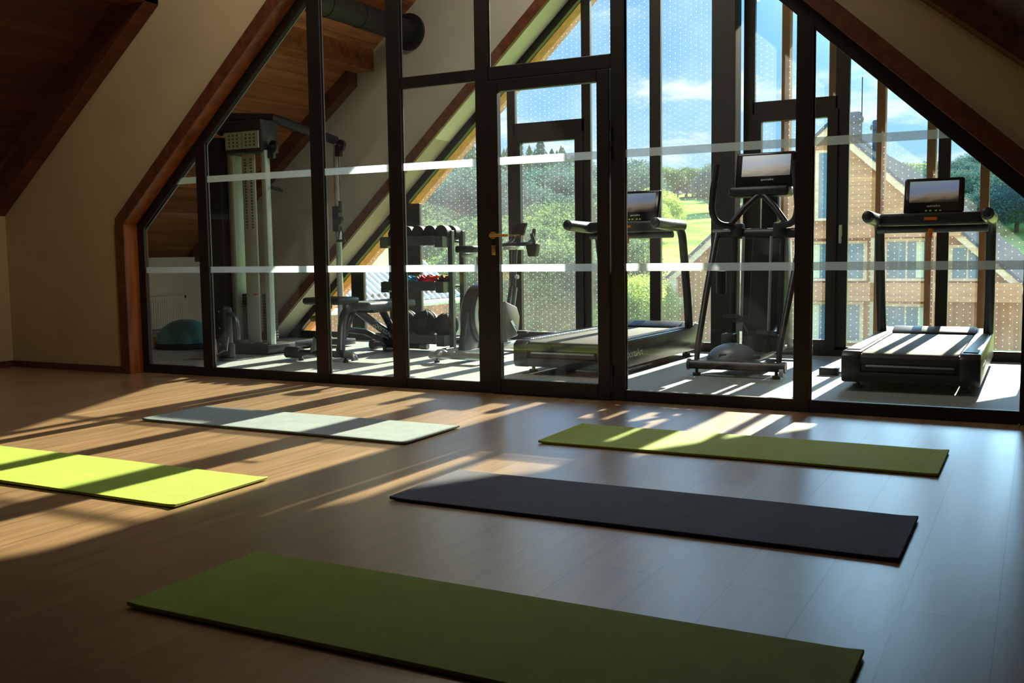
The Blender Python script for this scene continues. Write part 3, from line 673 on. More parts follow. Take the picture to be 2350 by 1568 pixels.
# ------------------------------------------------------------------ treadmills
def treadmill(loc, label):
    t = empty('treadmill', loc, label=label, cat='treadmill', group='treadmills facing the gable window')
    b = MB()
    prof = [(0.0, 0.09), (0.02, 0.055), (1.98, 0.055), (2.04, 0.12), (2.02, 0.27), (1.8, 0.30), (1.7, 0.265), (0.05, 0.265), (0.0, 0.235)]
    for s in (-1, 1):
        b.prism(prof, 'X', s * 0.425, s * 0.30, bev=0.012)
    b.prism([(0.02, 0.06), (0.15, 0.06), (0.15, 0.245), (0.03, 0.245), (0.006, 0.225), (0.006, 0.185), (0.03, 0.18), (0.03, 0.135), (0.006, 0.125), (0.006, 0.08)], 'X', -0.31, 0.31)
    b.prism([(1.65, 0.08), (1.98, 0.08), (2.04, 0.14), (2.02, 0.275), (1.8, 0.31), (1.67, 0.27)], 'X', -0.31, 0.31, bev=0.006)
    b.build('base', M['dark_metal'], t)
    ln = MB(); ln.box(-0.28, 0.28, 0.020, 0.034, 0.139, 0.176); ln.build('end_slot', M['black'], t)
    g = MB(); g.box(-0.27, 0.27, 0.012, 0.026, 0.163, 0.178, bev=0.002); g.build('end_slot_highlight', M['silver'], t)  # silver strip stands in for the highlight along the slot
    for s in (-1, 1):
        r = MB()
        for i in range(52):
            y = 0.10 + i * 0.03
            r.box(min(s * 0.405, s * 0.315), max(s * 0.405, s * 0.315), y, y + 0.019, 0.262, 0.272, bev=0.002, seg=1)
        r.build('side_rail_grip', M['grey_metal'], t)
    bl = MB()
    bl.prism([(0.03, 0.247), (0.05, 0.257), (1.66, 0.257), (1.66, 0.235), (0.03, 0.235)], 'X', -0.295, 0.295); bl.build('running_belt', M['belt'], t)
    for s in (-1, 1):
        up = MB()
        pts = [(s * 0.395, 1.72, 0.27), (s * 0.40, 1.66, 0.55), (s * 0.40, 1.58, 0.9)] + bez((s * 0.40, 1.555, 1.0), (s * 0.40, 1.53, 1.14), (s * 0.40, 1.42, 1.155), 6)
        up.tube(pts, 0.037, 12, 0.85); up.build('upright', M['dark_metal'], t)
        ar = MB(); ar.tube([(s * 0.40, 0.90, 1.18), (s * 0.40, 0.93, 1.175), (s * 0.40, 1.2, 1.165), (s * 0.40, 1.52, 1.16)], [0.036, 0.046, 0.050, 0.050], 14, 0.95)
        ar.build('handrail', M['grey_metal'], t)
        gp = MB(); gp.ell((s * 0.40, 0.915, 1.178), (0.044, 0.022, 0.044)); gp.build('handrail_grip', M['black'], t)
        mk = MB(); mk.cbox((s * 0.453, 1.22, 1.175), (0.004, 0.05, 0.006)); mk.cbox((s * 0.453, 1.22, 1.16), (0.004, 0.05, 0.006)); mk.build('handrail_mark', M['white_ink'], t)
        for y in (0.18, 1.8):
            f = MB(); f.disc((s * 0.34, y, 0.01), (0, 0, 1), 0.035, 0.02, 16); f.tube([(s * 0.34, y, 0.01), (s * 0.34, y, 0.06)], 0.014, 8); f.build('foot', M['rubber'], t)
    d = MB(); d.box(-0.37, 0.37, 1.24, 1.46, 1.115, 1.205, bev=0.02, seg=3); d.build('dashboard', M['black'], t)
    cb = MB(); cb.tube([(-0.39, 1.34, 1.085), (0.39, 1.34, 1.085)], 0.028, 12); cb.build('cross_bar', M['grey_metal'], t)
    rot = Rx(math.radians(-16)); mt = Matrix.Translation((0, 1.48, 1.338)) @ rot.to_4x4()
    c = MB(); pr = [(-0.215, -0.13), (0.215, -0.13), (0.205, 0.14), (-0.205, 0.14)]
    c.box(-0.215, 0.215, -0.02, 0.02, -0.14, 0.145, mt, bev=0.018, seg=3)
    c.cbox((0, 1.44, 1.19), (0.16, 0.06, 0.05)); co = c.build('console', M['black_gloss'], t)
    s = MB(); s.box(-0.175, 0.175, -0.0225, -0.0205, -0.055, 0.115, mt); s.build('screen', M['screen'], co)
    for xx in (-0.05, -0.02, 0.02, 0.05): MB().box(xx - 0.008, xx + 0.008, -0.0225, -0.0205, -0.128, -0.116, mt).build('key', M['green_mark'], co)
    p = mt @ Vector((0.0, -0.0225, -0.085)); lettering('sportsArt', 0.024, p, (math.radians(90 - 16), 0, 0), M['white_ink'], co)
    st = MB(); st.box(-0.045, 0.045, 1.233, 1.241, 1.15, 1.172); st.build('warning_sticker', M['orange_ink'], t)
    k = MB(); k.cbox((0.0, 1.26, 1.05), (0.03, 0.03, 0.075), bev=0.005); k.build('safety_clip', M['orange_ink'], t)
    cr = MB()
    pts = [(0.0, 1.26, 1.01)]
    for i in range(40): pts.append((0.006 * math.cos(i * 1.6), 1.26 + 0.006 * math.sin(i * 1.6), 1.0 - i * 0.0085))
    cr.tube(pts, 0.0022, 5); cr.build('safety_cord', M['red'], t)
    lettering('sportsArt', 0.085, (0.427, 0.42, 0.155), (math.radians(90), 0, math.radians(90)), M['white_ink'], t)
    return t
t1 = treadmill((-0.735, 6.93, 0), 'treadmill at the right, standing squarely in front of the gable window')
t2 = treadmill((-3.225, 6.93, 0), 'treadmill seen through the glass door, left of the elliptical trainer'); t2.rotation_euler.z = math.radians(-2.5)

# ------------------------------------------------------------------ elliptical trainer
def elliptical():
    e = empty('elliptical_trainer', (-1.985, 7.35, 0), label='black elliptical trainer between the two treadmills', cat='elliptical')
    b = MB(); b.tube([(-0.35, 0, 0.085), (0.33, 0, 0.085)], 0.035, 14); b.build('rear_bar', M['dark_metal'], e)
    for s in (-1, 1):
        c = MB(); c.tube([(s * 0.34 - 0.01, 0, 0.085), (s * 0.34 + 0.03 * s, 0, 0.085)], 0.043, 14); c.build('bar_cap', M['black'], e)
        f = MB(); f.disc((s * 0.30, 0, 0.012), (0, 0, 1), 0.03, 0.024, 14); f.tube([(s * 0.30, 0, 0.02), (s * 0.30, 0, 0.07)], 0.012, 8); f.build('foot', M['rubber'], e)
    wv = MB(); wv.disc((0.345, -0.02, 0.05), (1, 0, 0), 0.035, 0.03, 16); wv.build('transport_wheel', M['light_shroud'], e)
    r = MB()
    r.box(-0.05, 0.05, 0.02, 1.45, 0.07, 0.13, bev=0.01); r.tube([(-0.28, 1.45, 0.085), (0.28, 1.45, 0.085)], 0.035, 12)
    r.box(-0.16, -0.10, 0.1, 1.0, 0.13, 0.16, bev=0.006); r.box(0.10, 0.16, 0.1, 1.0, 0.13, 0.16, bev=0.006); r.build('base_frame', M['grey_metal'], e)
    fc = MB(); fc.ell((-0.10, 0.28, 0.09), (0.20, 0.20, 0.14), 22, 8, zmin=0.0); fc.build('drive_cover', M['blue_grey'], e)
    m = MB(); m.disc((0.02, 0.42, 0.2), (0, 0.3, 1), 0.085, 0.12, 22); m.build('flywheel_hub', M['dark_metal'], e)
    c = MB(); c.prism([(0.78, 0.1), (1.30, 0.1), (1.22, 0.5), (1.12, 1.1), (0.98, 1.1), (0.9, 0.6)], 'X', -0.13, 0.15, bev=0.02); c.build('drive_housing', M['black'], e)
    c = MB(); c.prism([(0.95, 1.05), (1.10, 1.05), (1.10, 1.44), (0.98, 1.44)], 'X', -0.055, 0.075, bev=0.01); c.build('neck', M['black'], e)
    cb = MB(); cb.tube([(-0.38, 0.68, 1.075), (0.36, 0.68, 1.075)], 0.04, 14); cb.build('pivot_bar', M['black'], e)
    for s in (-1, 1):
        a = MB(); a.tube([(s * 0.34, 0.66, 1.07), (s * 0.325, 0.33, 0.62), (s * 0.31, 0.06, 0.22), (s * 0.31, 0.03, 0.10)], [0.028, 0.026, 0.024, 0.02], 12); a.build('swing_arm', M['dark_metal'], e)
        h = MB()
        pts = [(s * 0.20, 0.62, 1.13)] + bez((s * 0.23, 0.60, 1.14), (s * 0.33, 0.52, 1.14), (s * 0.335, 0.50, 1.28), 6) + [(s * 0.325, 0.50, 1.42), (s * 0.30, 0.52, 1.62)]
        h.tube(pts, 0.026, 12); h.build('moving_handle', M['black'], e)
        g = MB(); g.tube([(s * 0.22, 0.64, 1.15), (s * 0.12, 0.68, 1.28), (s * 0.03, 0.72, 1.37), (0.0, 0.73, 1.375)], 0.024, 12); g.build('fixed_handle', M['black'], e)
        j = MB(); j.cbox((s * 0.17, 0.66, 1.10), (0.10, 0.10, 0.12), bev=0.02); j.build('pivot_joint', M['black'], e)
        u = MB(); u.tube([(s * 0.19, 0.66, 1.05), (s * 0.19, 0.60, 0.25)], 0.026, 10); u.build('lever_tube', M['dark_metal'], e)
        u = MB(); u.tube([(s * 0.11, 0.62, 1.05), (s * 0.11, 0.55, 0.3)], 0.012, 8); u.build('push_rod', M['silver'], e)
        q = MB(); q.cbox((s * 0.19, 0.50, 0.22), (0.10, 0.12, 0.13), bev=0.012); q.build('lever_shoe', M['grey_metal'], e)
        p = MB(); p.prism([(0.30, 0.36 - s * 0.06), (0.62, 0.30 - s * 0.06), (0.64, 0.34 - s * 0.06), (0.62, 0.36 - s * 0.06), (0.60, 0.33 - s * 0.06), (0.31, 0.39 - s * 0.06)], 'X', s * 0.07 if s > 0 else -0.19, 0.19 if s > 0 else -0.07)
        p.build('foot_pedal', M['rubber'], e)
        l = MB(); l.tube([(s * 0.13, 0.62, 0.34 - s * 0.06), (s * 0.13, 1.05, 0.30 + s * 0.1)], 0.018, 8); l.build('pedal_arm', M['grey_metal'], e)
    bo = MB(); bo.tube([(-0.27, 0.55, 0.60), (-0.27, 0.55, 0.78)], 0.04, 14); bo.build('water_bottle', M['black'], e)
    tr = MB(); tr.box(-0.26, 0.22, 0.70, 0.92, 1.37, 1.45, bev=0.025, seg=3); tr.build('tray', M['black'], e)
    rot = Rx(math.radians(-14)); mt = Matrix.Translation((-0.0, 0.88, 1.58)) @ rot.to_4x4()
    c = MB(); c.box(-0.245, 0.235, -0.025, 0.025, -0.14, 0.155, mt, bev=0.02, seg=3); co = c.build('console', M['black_gloss'], e)
    s = MB(); s.box(-0.19, 0.20, -0.0275, -0.0255, -0.05, 0.125, mt); s.build('screen', M['screen'], co)
    p = mt @ Vector((0.02, -0.0275, -0.08)); lettering('sportsArt', 0.026, p, (math.radians(90 - 14), 0, 0), M['white_ink'], co)
    return e
elliptical()

# ------------------------------------------------------------------ spin bike
def bike():
    e = empty('exercise_bike', (-4.42, 7.42, 0), label='grey indoor cycling bike with round rear flywheel cover beside the glass door', cat='exercise bike')
    b = MB(); b.tube([(-0.30, 0, 0.065), (0.26, 0, 0.065)], 0.032, 14); b.tube([(-0.26, 1.25, 0.065), (0.26, 1.25, 0.065)], 0.032, 14)
    b.box(-0.045, 0.045, 0.0, 1.25, 0.05, 0.11, bev=0.01); b.build('base_frame', M['silver'], e)
    for s in (-1, 1):
        for y in (0.0, 1.25):
            f = MB(); f.disc((s * 0.23, y, 0.01), (0, 0, 1), 0.024, 0.02, 12); f.tube([(s * 0.23, y, 0.01), (s * 0.23, y, 0.05)], 0.01, 8); f.build('foot', M['rubber'], e)
    c = MB(); c.ell((-0.2, 0.02, 0.07), (0.06, 0.07, 0.05), 16, 6, zmin=0); c.build('wheel_cap', M['silver'], e)
    # flywheel with fender
    fw = MB(); fw.disc((0, 0.40, 0.40), (1, 0, 0), 0.215, 0.035, 36); fw.build('flywheel', M['perf'], e, smooth=False)
    fe = MB(); n = 22; ring = []
    for i in range(n + 1):
        a = math.radians(-60 + 215 * i / n) ; a = PI - a
        cy, cz = math.cos(a), math.sin(a)
        ring.append([fe.bm.verts.new((x, 0.40 + cy * r, 0.40 + cz * r)) for x, r in ((-0.07, 0.19), (-0.072, 0.25), (-0.05, 0.275), (0.05, 0.275), (0.072, 0.25), (0.07, 0.19))])
    for a, b_ in zip(ring, ring[1:]):
        for k in range(5): fe.bm.faces.new((a[k], a[k + 1], b_[k + 1], b_[k]))
    o = fe.build('fender', M['grey_metal'], e); md = o.modifiers.new('sol', 'SOLIDIFY'); md.thickness = 0.008
    st = MB(); st.prism([(0.02, 0.09), (0.30, 0.09), (0.30, 0.42), (0.12, 0.44)], 'X', -0.035, 0.035, bev=0.012); st.build('rear_stay', M['grey_metal'], e)
    bd = MB()
    bd.tube([(0, 0.28, 0.10), (0, 0.40, 0.44), (0, 0.62, 0.46), (0, 0.78, 0.34), (0, 0.95, 0.42), (0, 1.02, 0.62)], [0.045, 0.05, 0.05, 0.05, 0.05, 0.045], 14, 0.9)
    bd.tube([(0, 0.78, 0.34), (0, 0.80, 0.12)], 0.045, 14, 0.9); bd.build('body_frame', M['grey_metal'], e)
    sh = MB(); sh.prism([(0.80, 0.14), (1.02, 0.16), (1.06, 0.34), (1.0, 0.44), (0.78, 0.50), (0.68, 0.36)], 'X', -0.05, 0.05, bev=0.015); sh.build('chain_cover', M['perf'], e)
    for s in (-1, 1):
        p = MB(); p.tube([(s * 0.06, 0.85, 0.32), (s * 0.07, 0.85 + s * 0.12, 0.32 - s * 0.12)], 0.012, 8); cr = p.build('crank', M['chrome'], e)
        q = MB(); q.cbox((s * 0.12, 0.85 + s * 0.12, 0.32 - s * 0.12), (0.09, 0.07, 0.03), bev=0.006); q.build('pedal', M['rubber'], cr)
    sp = MB(); sp.tube([(0, 0.46, 0.42), (0, 0.36, 0.92)], 0.022, 12); sp.build('seat_post', M['silver'], e)
    sl = MB(); sl.box(-0.02, 0.02, 0.10, 0.42, 0.915, 0.945, bev=0.004); sl.build('seat_slider', M['silver'], e)
    se = MB(); se.prism([(-0.09, 0.10), (-0.03, 0.08), (0.03, 0.08), (0.09, 0.10), (0.10, 0.20), (0.035, 0.30), (0.025, 0.38), (-0.025, 0.38), (-0.035, 0.30), (-0.10, 0.20)], 'Z', 0.955, 1.015, bev=0.018, seg=3)
    se.build('saddle', M['black'], e)
    kn = MB(); kn.disc((0.03, 0.42, 0.62), (1, 0, 0), 0.025, 0.04, 14); kn.build('knob', M['olive'], e)
    hp = MB(); hp.tube([(0, 1.0, 0.5), (0, 1.06, 0.98)], 0.028, 12, 0.8); hp.build('handlebar_post', M['grey_metal'], e)
    hs = MB(); hs.box(-0.02, 0.02, 0.86, 1.22, 0.975, 1.01, bev=0.004); hs.build('handlebar_slider', M['silver'], e)
    hb = MB()
    for s in (-1, 1):
        hb.tube([(0, 1.14, 1.03), (s * 0.10, 1.13, 1.03), (s * 0.20, 1.07, 1.02), (s * 0.24, 0.99, 1.05), (s * 0.235, 0.95, 1.12)], 0.018, 10)
        hb.tube([(s * 0.11, 1.13, 1.03), (s * 0.11, 1.24, 1.08), (s * 0.105, 1.27, 1.17)], 0.018, 10)
    hb.build('handlebar', M['black'], e)
    bt = MB(); bt.prism([(0.13, 1.03), (0.26, 1.03), (0.235, 0.91), (0.155, 0.91)], 'Y', 1.02, 1.10, bev=0.012); bt.build('bottle_holder', M['black'], e)
    rot = Rx(math.radians(-35)); mt = Matrix.Translation((0, 1.16, 1.17)) @ rot.to_4x4()
    c = MB(); c.box(-0.07, 0.07, -0.012, 0.012, -0.07, 0.07, mt, bev=0.008); c.tube([(0, 1.15, 1.03), (0, 1.16, 1.13)], 0.02, 8); co = c.build('console', M['black_gloss'], e)
    k2 = MB(); k2.disc((0.035, 1.03, 0.72), (1, 0, 0), 0.02, 0.03, 12); k2.build('knob', M['light_shroud'], e)
    return e
bike()

# ------------------------------------------------------------------ bench (roman chair / incline bench)
def bench():
    e = empty('weight_bench', (-5.72, 7.15, 0), rz=math.radians(0), label='grey back extension bench with arched frame tube in front of the storage rack', cat='bench')
    b = MB(); b.tube([(-0.28, -0.02, 0.07), (0.36, -0.02, 0.07)], 0.03, 14); b.build('rear_bar', M['grey_metal'], e)
    r = MB(); r.tube([(-0.36, -0.02, 0.07), (-0.20, -0.02, 0.07)], 0.052, 16); r.build('roller', M['rubber'], e)
    c = MB(); c.tube(bez((0.30, -0.02, 0.07), (0.40, -0.02, 0.08), (0.40, -0.02, 0.02), 5), 0.032, 12); c.build('bar_end', M['silver'], e)
    for x in (-0.2, 0.3):
        f = MB(); f.disc((x, -0.02, 0.01), (0, 0, 1), 0.024, 0.02, 12); f.tube([(x, -0.02, 0.01), (x, -0.02, 0.05)], 0.012, 8); f.build('foot', M['rubber'], e)
    p = MB(); p.tube([(-0.06, 0.0, 0.07), (-0.03, 0.02, 0.20)], [0.05, 0.046], 14); p.build('post_sleeve', M['silver'], e)
    p = MB(); p.tube([(-0.03, 0.02, 0.19), (0.02, 0.05, 0.42)], 0.042, 14); p.build('post', M['timber_dark'] if False else M['dark_metal'], e)
    p = MB(); p.tube([(0.02, 0.05, 0.41), (0.025, 0.05, 0.50)], 0.026, 12); p.build('inner_post', M['chrome'], e)
    k = MB(); k.disc((-0.07, 0.02, 0.38), (1, 0, 0.1), 0.028, 0.05, 16); k.build('knob', M['olive'], e)
    s = MB(); s.box(-0.13, 0.30, -0.08, 0.22, 0.51, 0.575, bev=0.03, seg=4); s.build('hip_pad', M['pad_dark'], e)
    s = MB(); s.box(-0.04, 0.08, -0.0, 0.1, 0.465, 0.51, bev=0.01); s.build('pad_bracket', M['black'], e)
    a = MB()
    pts = [(0.22, 0.02, 0.09)] + bez((0.16, 0.12, 0.30), (0.12, 0.22, 0.52), (0.10, 0.42, 0.44), 8) + [(0.12, 0.75, 0.26), (0.16, 1.12, 0.06)]
    a.tube(pts, 0.038, 14); a.build('arched_tube', M['grey_metal'], e)
    a = MB(); a.tube([(0.10, 0.36, 0.42), (0.20, 0.02, 0.10)], 0.03, 12); a.build('strut', M['dark_metal'], e)
    a = MB(); a.tube([(0.14, 0.22, 0.27), (0.06, 0.60, 0.22), (0.05, 1.07, 0.06)], 0.03, 12); a.build('lower_tube', M['dark_metal'], e)
    bp = MB(); bp.box(0.02, 0.34, 0.30, 1.08, 0.44, 0.515, bev=0.03, seg=4); bp.build('bench_pad', M['pad'], e)
    bp = MB(); bp.tube([(0.18, 0.70, 0.45), (0.20, 1.0, 0.05)], 0.035, 12); bp.box(0.05, 0.31, 0.4, 0.9, 0.415, 0.445); bp.build('pad_support', M['black'], e)
    w = MB(); w.tube([(-0.18, 1.08, 0.05), (0.42, 1.08, 0.05)], 0.028, 12); w.build('front_bar', M['dark_metal'], e)
    w = MB(); w.disc((-0.18, 1.08, 0.05), (1, 0, 0), 0.048, 0.06, 18); w.build('roller', M['rubber'], e)
    w = MB(); w.tube([(0.38, 1.08, 0.05), (0.46, 1.08, 0.05)], 0.032, 12); w.build('bar_end', M['silver'], e)
    d = Vector((0.04, 0.37, -0.20)).normalized(); n = Vector((5.6, -8.0, 1.2)); n = (n - d * n.dot(d)).normalized()
    mt = Matrix((d, n.cross(d), n)).transposed()
    p = Vector((0.124, 0.79, 0.238)) + n * 0.0395
    lettering('SportsArt', 0.085, p, mt.to_euler(), M['white_ink'], e)
    return e
bench()

# ------------------------------------------------------------------ cable machine
def cable_machine():
    e = empty('cable_machine', (-6.72, 7.55, 0), label='tall dual cable machine with pale weight tower by the left gable slope', cat='cable machine')
    b = MB(); b.box(-0.50, 0.22, -0.20, 0.20, 0.02, 0.10, bev=0.01); b.box(-0.02, 0.10, 0.1, 0.95, 0.02, 0.09, bev=0.01); b.box(-0.1, 0.40, 0.75, 0.95, 0.02, 0.08, bev=0.01); b.build('base_frame', M['dark_metal'], e)
    t = MB(); t.box(-0.56, -0.34, -0.16, 0.10, 0.06, 2.10, bev=0.01); t.build('rear_column', M['black'], e)
    t = MB(); t.tube([(-0.295, -0.03, 0.06), (-0.295, -0.03, 2.06)], 0.055, 20); t.build('front_column', M['silver'], e)
    t = MB(); t.box(-0.235, -0.205, -0.13, 0.08, 0.10, 1.92, bev=0.004); t.build('tower_side', M['light_shroud'], e)
    t = MB(); t.box(-0.075, 0.085, -0.15, -0.13, 0.12, 1.92, bev=0.006); pl = t.build('tower_panel', M['light_shroud'], e)
    # instruction print on the panel: two columns of small figures
    g = MB(); rr = random.Random(3)
    for i in range(24):
        for xx in (-0.03, 0.04):
            z = 1.86 - i * 0.028
            g.box(xx - 0.012, xx + 0.012, -0.1512, -0.1502, z, z + 0.012 + 0.006 * rr.random())
    g.build('exercise_print', M['ink'], pl)
    g = MB(); g.box(0.01, 0.07, -0.1512, -0.1502, 0.575, 0.59); g.build('warning_sticker', M['orange_ink'], pl)
    t = MB(); t.box(0.155, 0.21, -0.14, -0.07, 0.10, 1.95, bev=0.006); t.build('tower_side', M['light_shroud'], e)
    for s in (-0.135, 0.118):
        w = MB()
        for i in range(16): w.box(s - 0.032, s + 0.032, -0.11, 0.04, 0.14 + i * 0.028, 0.164 + i * 0.028, bev=0.002, seg=1)
        o = w.build('weight_stack', M['black'], e)
        r = MB(); r.tube([(s - 0.012, -0.03, 0.1), (s - 0.012, -0.03, 1.95)], 0.006, 8); r.build('guide_rod', M['chrome'], e)
    t = MB(); t.box(-0.26, 0.20, -0.17, 0.08, 1.93, 2.24, bev=0.02, seg=3); t.build('head_frame', M['dark_metal'], e)
    t = MB(); t.box(-0.24, -0.04, -0.182, -0.168, 1.97, 2.13); t.box(-0.03, 0.17, -0.182, -0.168, 1.97, 2.13); pl2 = t.build('exercise_chart', M['light_shroud'], e)
    g = MB()
    for k_ in (-0.2, -0.15, -0.10, 0.01, 0.06, 0.11):
        for i in range(4): g.box(k_, k_ + 0.02, -0.1832, -0.182, 1.99 + i * 0.033, 2.008 + i * 0.033)
    g.build('exercise_print', M['ink'], pl2)
    t = MB(); t.tube([(-0.45, -0.04, 2.16), (-0.30, -0.04, 2.30), (0.1, 0.1, 2.28), (0.29, 0.85, 2.12)], 0.045, 12); t.build('top_beam', M['black'], e)
    t = MB(); t.tube([(0.29, 0.85, 0.06), (0.29, 0.85, 2.12)], 0.032, 16); t.build('right_column', M['silver'], e)
    for (x, y, z, nm) in ((0.22, -0.08, 1.98, 'pulley'), (0.34, 0.80, 2.06, 'pulley')):
        p = MB(); p.disc((x + 0.05, y, z), (0.2, 1, 0), 0.06, 0.03, 22); p.cbox((x + 0.02, y, z - 0.05), (0.07, 0.05, 0.12), bev=0.01); o = p.build(nm, M['black'], e)
        q = MB(); q.disc((x + 0.05, y - 0.02, z), (0.2, 1, 0), 0.014, 0.02, 12); q.build('bolt', M['chrome'], o)
    t = MB(); t.tube([(0.20, -0.05, 1.60), (0.36, -0.10, 1.565)], 0.018, 10); t.build('pull_up_grip', M['black'], e)
    t = MB(); t.tube([(0.37, 0.78, 2.06), (0.375, 0.78, 1.50)], 0.004, 6); t.build('cable', M['black'], e)
    t = MB(); t.tube([(0.375, 0.78, 1.50), (0.375, 0.78, 1.38)], 0.018, 10); t.build('cable_stop', M['black'], e)
    t = MB(); t.cbox((0.30, 0.82, 1.32), (0.08, 0.07, 0.26), bev=0.012); t.build('carriage', M['black'], e)
    t = MB(); t.disc((0.37, 0.78, 1.30), (0.2, 1, 0), 0.04, 0.03, 18); t.build('pulley', M['black'], e)
    t = MB(); t.tube([(0.375, 0.78, 1.24), (0.33, 0.78, 1.10), (0.42, 0.78, 1.10), (0.375, 0.78, 1.24)], 0.006, 8); t.tube([(0.325, 0.78, 1.095), (0.425, 0.78, 1.095)], 0.014, 10); t.build('stirrup_handle', M['black'], e)
    # low carriage with curved arm, in front of the tower
    c = MB(); c.box(0.06, 0.18, -0.72, -0.60, 0.10, 0.50, bev=0.035, seg=3); c.box(0.03, 0.21, -0.70, -0.62, 0.02, 0.16, bev=0.02); c.box(-0.03, 0.07, -0.74, -0.66, 0.28, 0.44, bev=0.01)
    c.tube([(0.12, -0.66, 0.42), (-0.3, -0.15, 0.42)], 0.03, 10); c.tube([(0.12, -0.66, 0.08), (-0.3, -0.15, 0.08)], 0.03, 10); lo = c.build('low_carriage', M['black'], e)
    a = MB(); a.tube(bez((0.15, -0.66, 0.43), (0.33, -0.70, 0.45), (0.31, -0.70, 0.20), 8), 0.022, 12); a.build('pull_handle', M['grey_metal'], e)
    for z in (0.45, 0.30, 0.15):
        q = MB(); q.disc((0.12, -0.722, z), (0, 1, 0), 0.011, 0.012, 10); q.build('bolt', M['chrome'], lo)
    st = MB(); st.tube([(0.08, -0.74, 0.20), (0.11, -0.76, 0.06), (0.19, -0.76, 0.10), (0.23, -0.76, 0.10), (0.20, -0.70, 0.22)], 0.005, 6); st.build('cable_loop', M['light_shroud'], e)
    lettering('25', 0.05, (0.02, -0.742, 0.36), (math.radians(90), 0, 0), M['white_ink'], e)
    return e
cable_machine()

# ------------------------------------------------------------------ storage rack and what stands on it
RX0, RX1, RY0, RY1 = -5.74, -5.02, 8.17, 8.55
rk = empty('storage_rack', ((RX0 + RX1) / 2, (RY0 + RY1) / 2, 0), label='grey three tier storage rack against the dotted window', cat='rack')
def rp_(nm, x0, x1, y0, y1, z0, z1, m='dark_metal', bev=0.004):
    cx, cy = (RX0 + RX1) / 2, (RY0 + RY1) / 2
    return MB().box(x0 - cx, x1 - cx, y0 - cy, y1 - cy, z0, z1, bev=bev, seg=1).build(nm, M[m], rk, smooth=False)
for x in (RX0, RX1 - 0.03):
    for y in (RY0 + 0.12, RY1 - 0.05): rp_('upright', x, x + 0.05, y, y + 0.05, 0.03, 1.17, 'grey_metal')
    rp_('foot', x, x + 0.05, RY0 - 0.02, RY1 + 0.03, 0.0, 0.045)
TZ = (0.105, 0.62, 1.055)
for z in TZ:
    rp_('shelf', RX0 + 0.05, RX1 - 0.03, RY0, RY1, z, z + 0.02)
    rp_('shelf_edge', RX0 + 0.02, RX1 - 0.10, RY0 - 0.012, RY0, z - 0.025, z + 0.065, 'grey_metal')
    for x in (RX0 - 0.012, RX1 - 0.10): rp_('bracket', x, x + 0.09, RY0 - 0.006, RY0 + 0.16, z - 0.045, z + 0.06, 'grey_metal')
def dumbbell(x, label):
    o = empty('dumbbell', (x, (RY0 + RY1) / 2, TZ[2] + 0.02), label=label, cat='dumbbell', group='round dumbbells on the top tier of the rack')
    for s in (-1, 1):
        b = MB(); b.disc((0, s * 0.085, 0.075), (0, 1, 0), 0.072, 0.085, 20); b.disc((0, s * 0.133, 0.075), (0, 1, 0), 0.055, 0.012, 20); b.build('head', M['rubber'], o)
    b = MB(); b.tube([(0, -0.05, 0.075), (0, 0.05, 0.075)], 0.015, 10); b.build('grip', M['chrome'], o)
    return o
dbs = [(-5.62, 'black round dumbbell at the hidden left end of the rack top'), (-5.485, 'black round dumbbell on the rack top, behind the dark mullion'),
       (-5.35, 'black round dumbbell on the rack top, left of the visible three'), (-5.215, 'black round dumbbell on the rack top, middle of the row'), (-5.085, 'black round dumbbell on the rack top, nearest the rack upright')]
d0 = None
for x, lb in dbs:
    if d0 is None: d0 = dumbbell(x, lb)
    else:
        c = copy_tree(d0); c.location.x = x; c['label'] = lb
# resistance bands, looped on the middle tier
def loops(name, x, y, r, n, mat, label, z0=TZ[1] + 0.02, seed=1):
    b = MB(); q = random.Random(seed); pts = []
    for i in range(n * 14):
        a = 2 * PI * i / 14; rr = r * (0.8 + 0.3 * q.random())
        pts.append((rr * math.cos(a) * 1.3, rr * math.sin(a), 0.014 + 0.07 * q.random() * (i / (n * 14)) + 0.03 * (i / (n * 14))))
    b.tube(pts, 0.012, 6, cap=True)
    o = b.build(name, mat, None, label=label, cat='exercise band', group='exercise bands on the middle tier'); o.location = (x, y, z0 - 0.003)
loops('resistance_band', -5.64, 8.30, 0.07, 4, M['purple'], 'dark purple exercise band coiled at the left of the middle tier', seed=2)
loops('resistance_band', -5.47, 8.28, 0.08, 4, M['cyan'], 'bright blue exercise band coiled on the middle tier', seed=3)
loops('resistance_band', -5.36, 8.40, 0.08, 6, M['orange'], 'orange exercise band coiled on the middle tier', seed=4)
loops('resistance_band', -5.27, 8.26, 0.07, 4, M['red'], 'red exercise band coiled on the middle tier', seed=5)
loops('resistance_band', -5.20, 8.42, 0.075, 7, M['yellow'], 'yellow exercise band heaped on the middle tier', seed=6)
loops('resistance_band', -5.10, 8.28, 0.045, 5, M['black'], 'black exercise band coiled beside the rack upright', seed=7)
def med_ball(x, y, r, label):
    b = MB(); b.ell((0, 0, r), (r, r, r), 32, 20)
    for a in range(0, 180, 45):
        c_, s_ = math.cos(math.radians(a)), math.sin(math.radians(a))
        b.tube([(r * 1.004 * math.cos(t) * c_, r * 1.004 * math.cos(t) * s_, r + r * 1.004 * math.sin(t)) for t in [2 * PI * i / 40 for i in range(41)]], 0.003, 5, cap=False)
    o = b.build('medicine_ball', M['rubber'], None, label=label, cat='medicine ball', group='medicine balls on the bottom tier'); o.location = (x, y, TZ[0] + 0.02)
med_ball(-5.60, 8.37, 0.135, 'black medicine ball on the bottom tier, hidden mostly by the bench')
med_ball(-5.365, 8.36, 0.138, 'larger black medicine ball in the middle of the bottom tier')
med_ball(-5.125, 8.36, 0.122, 'smaller black medicine ball beside the cycling bike')

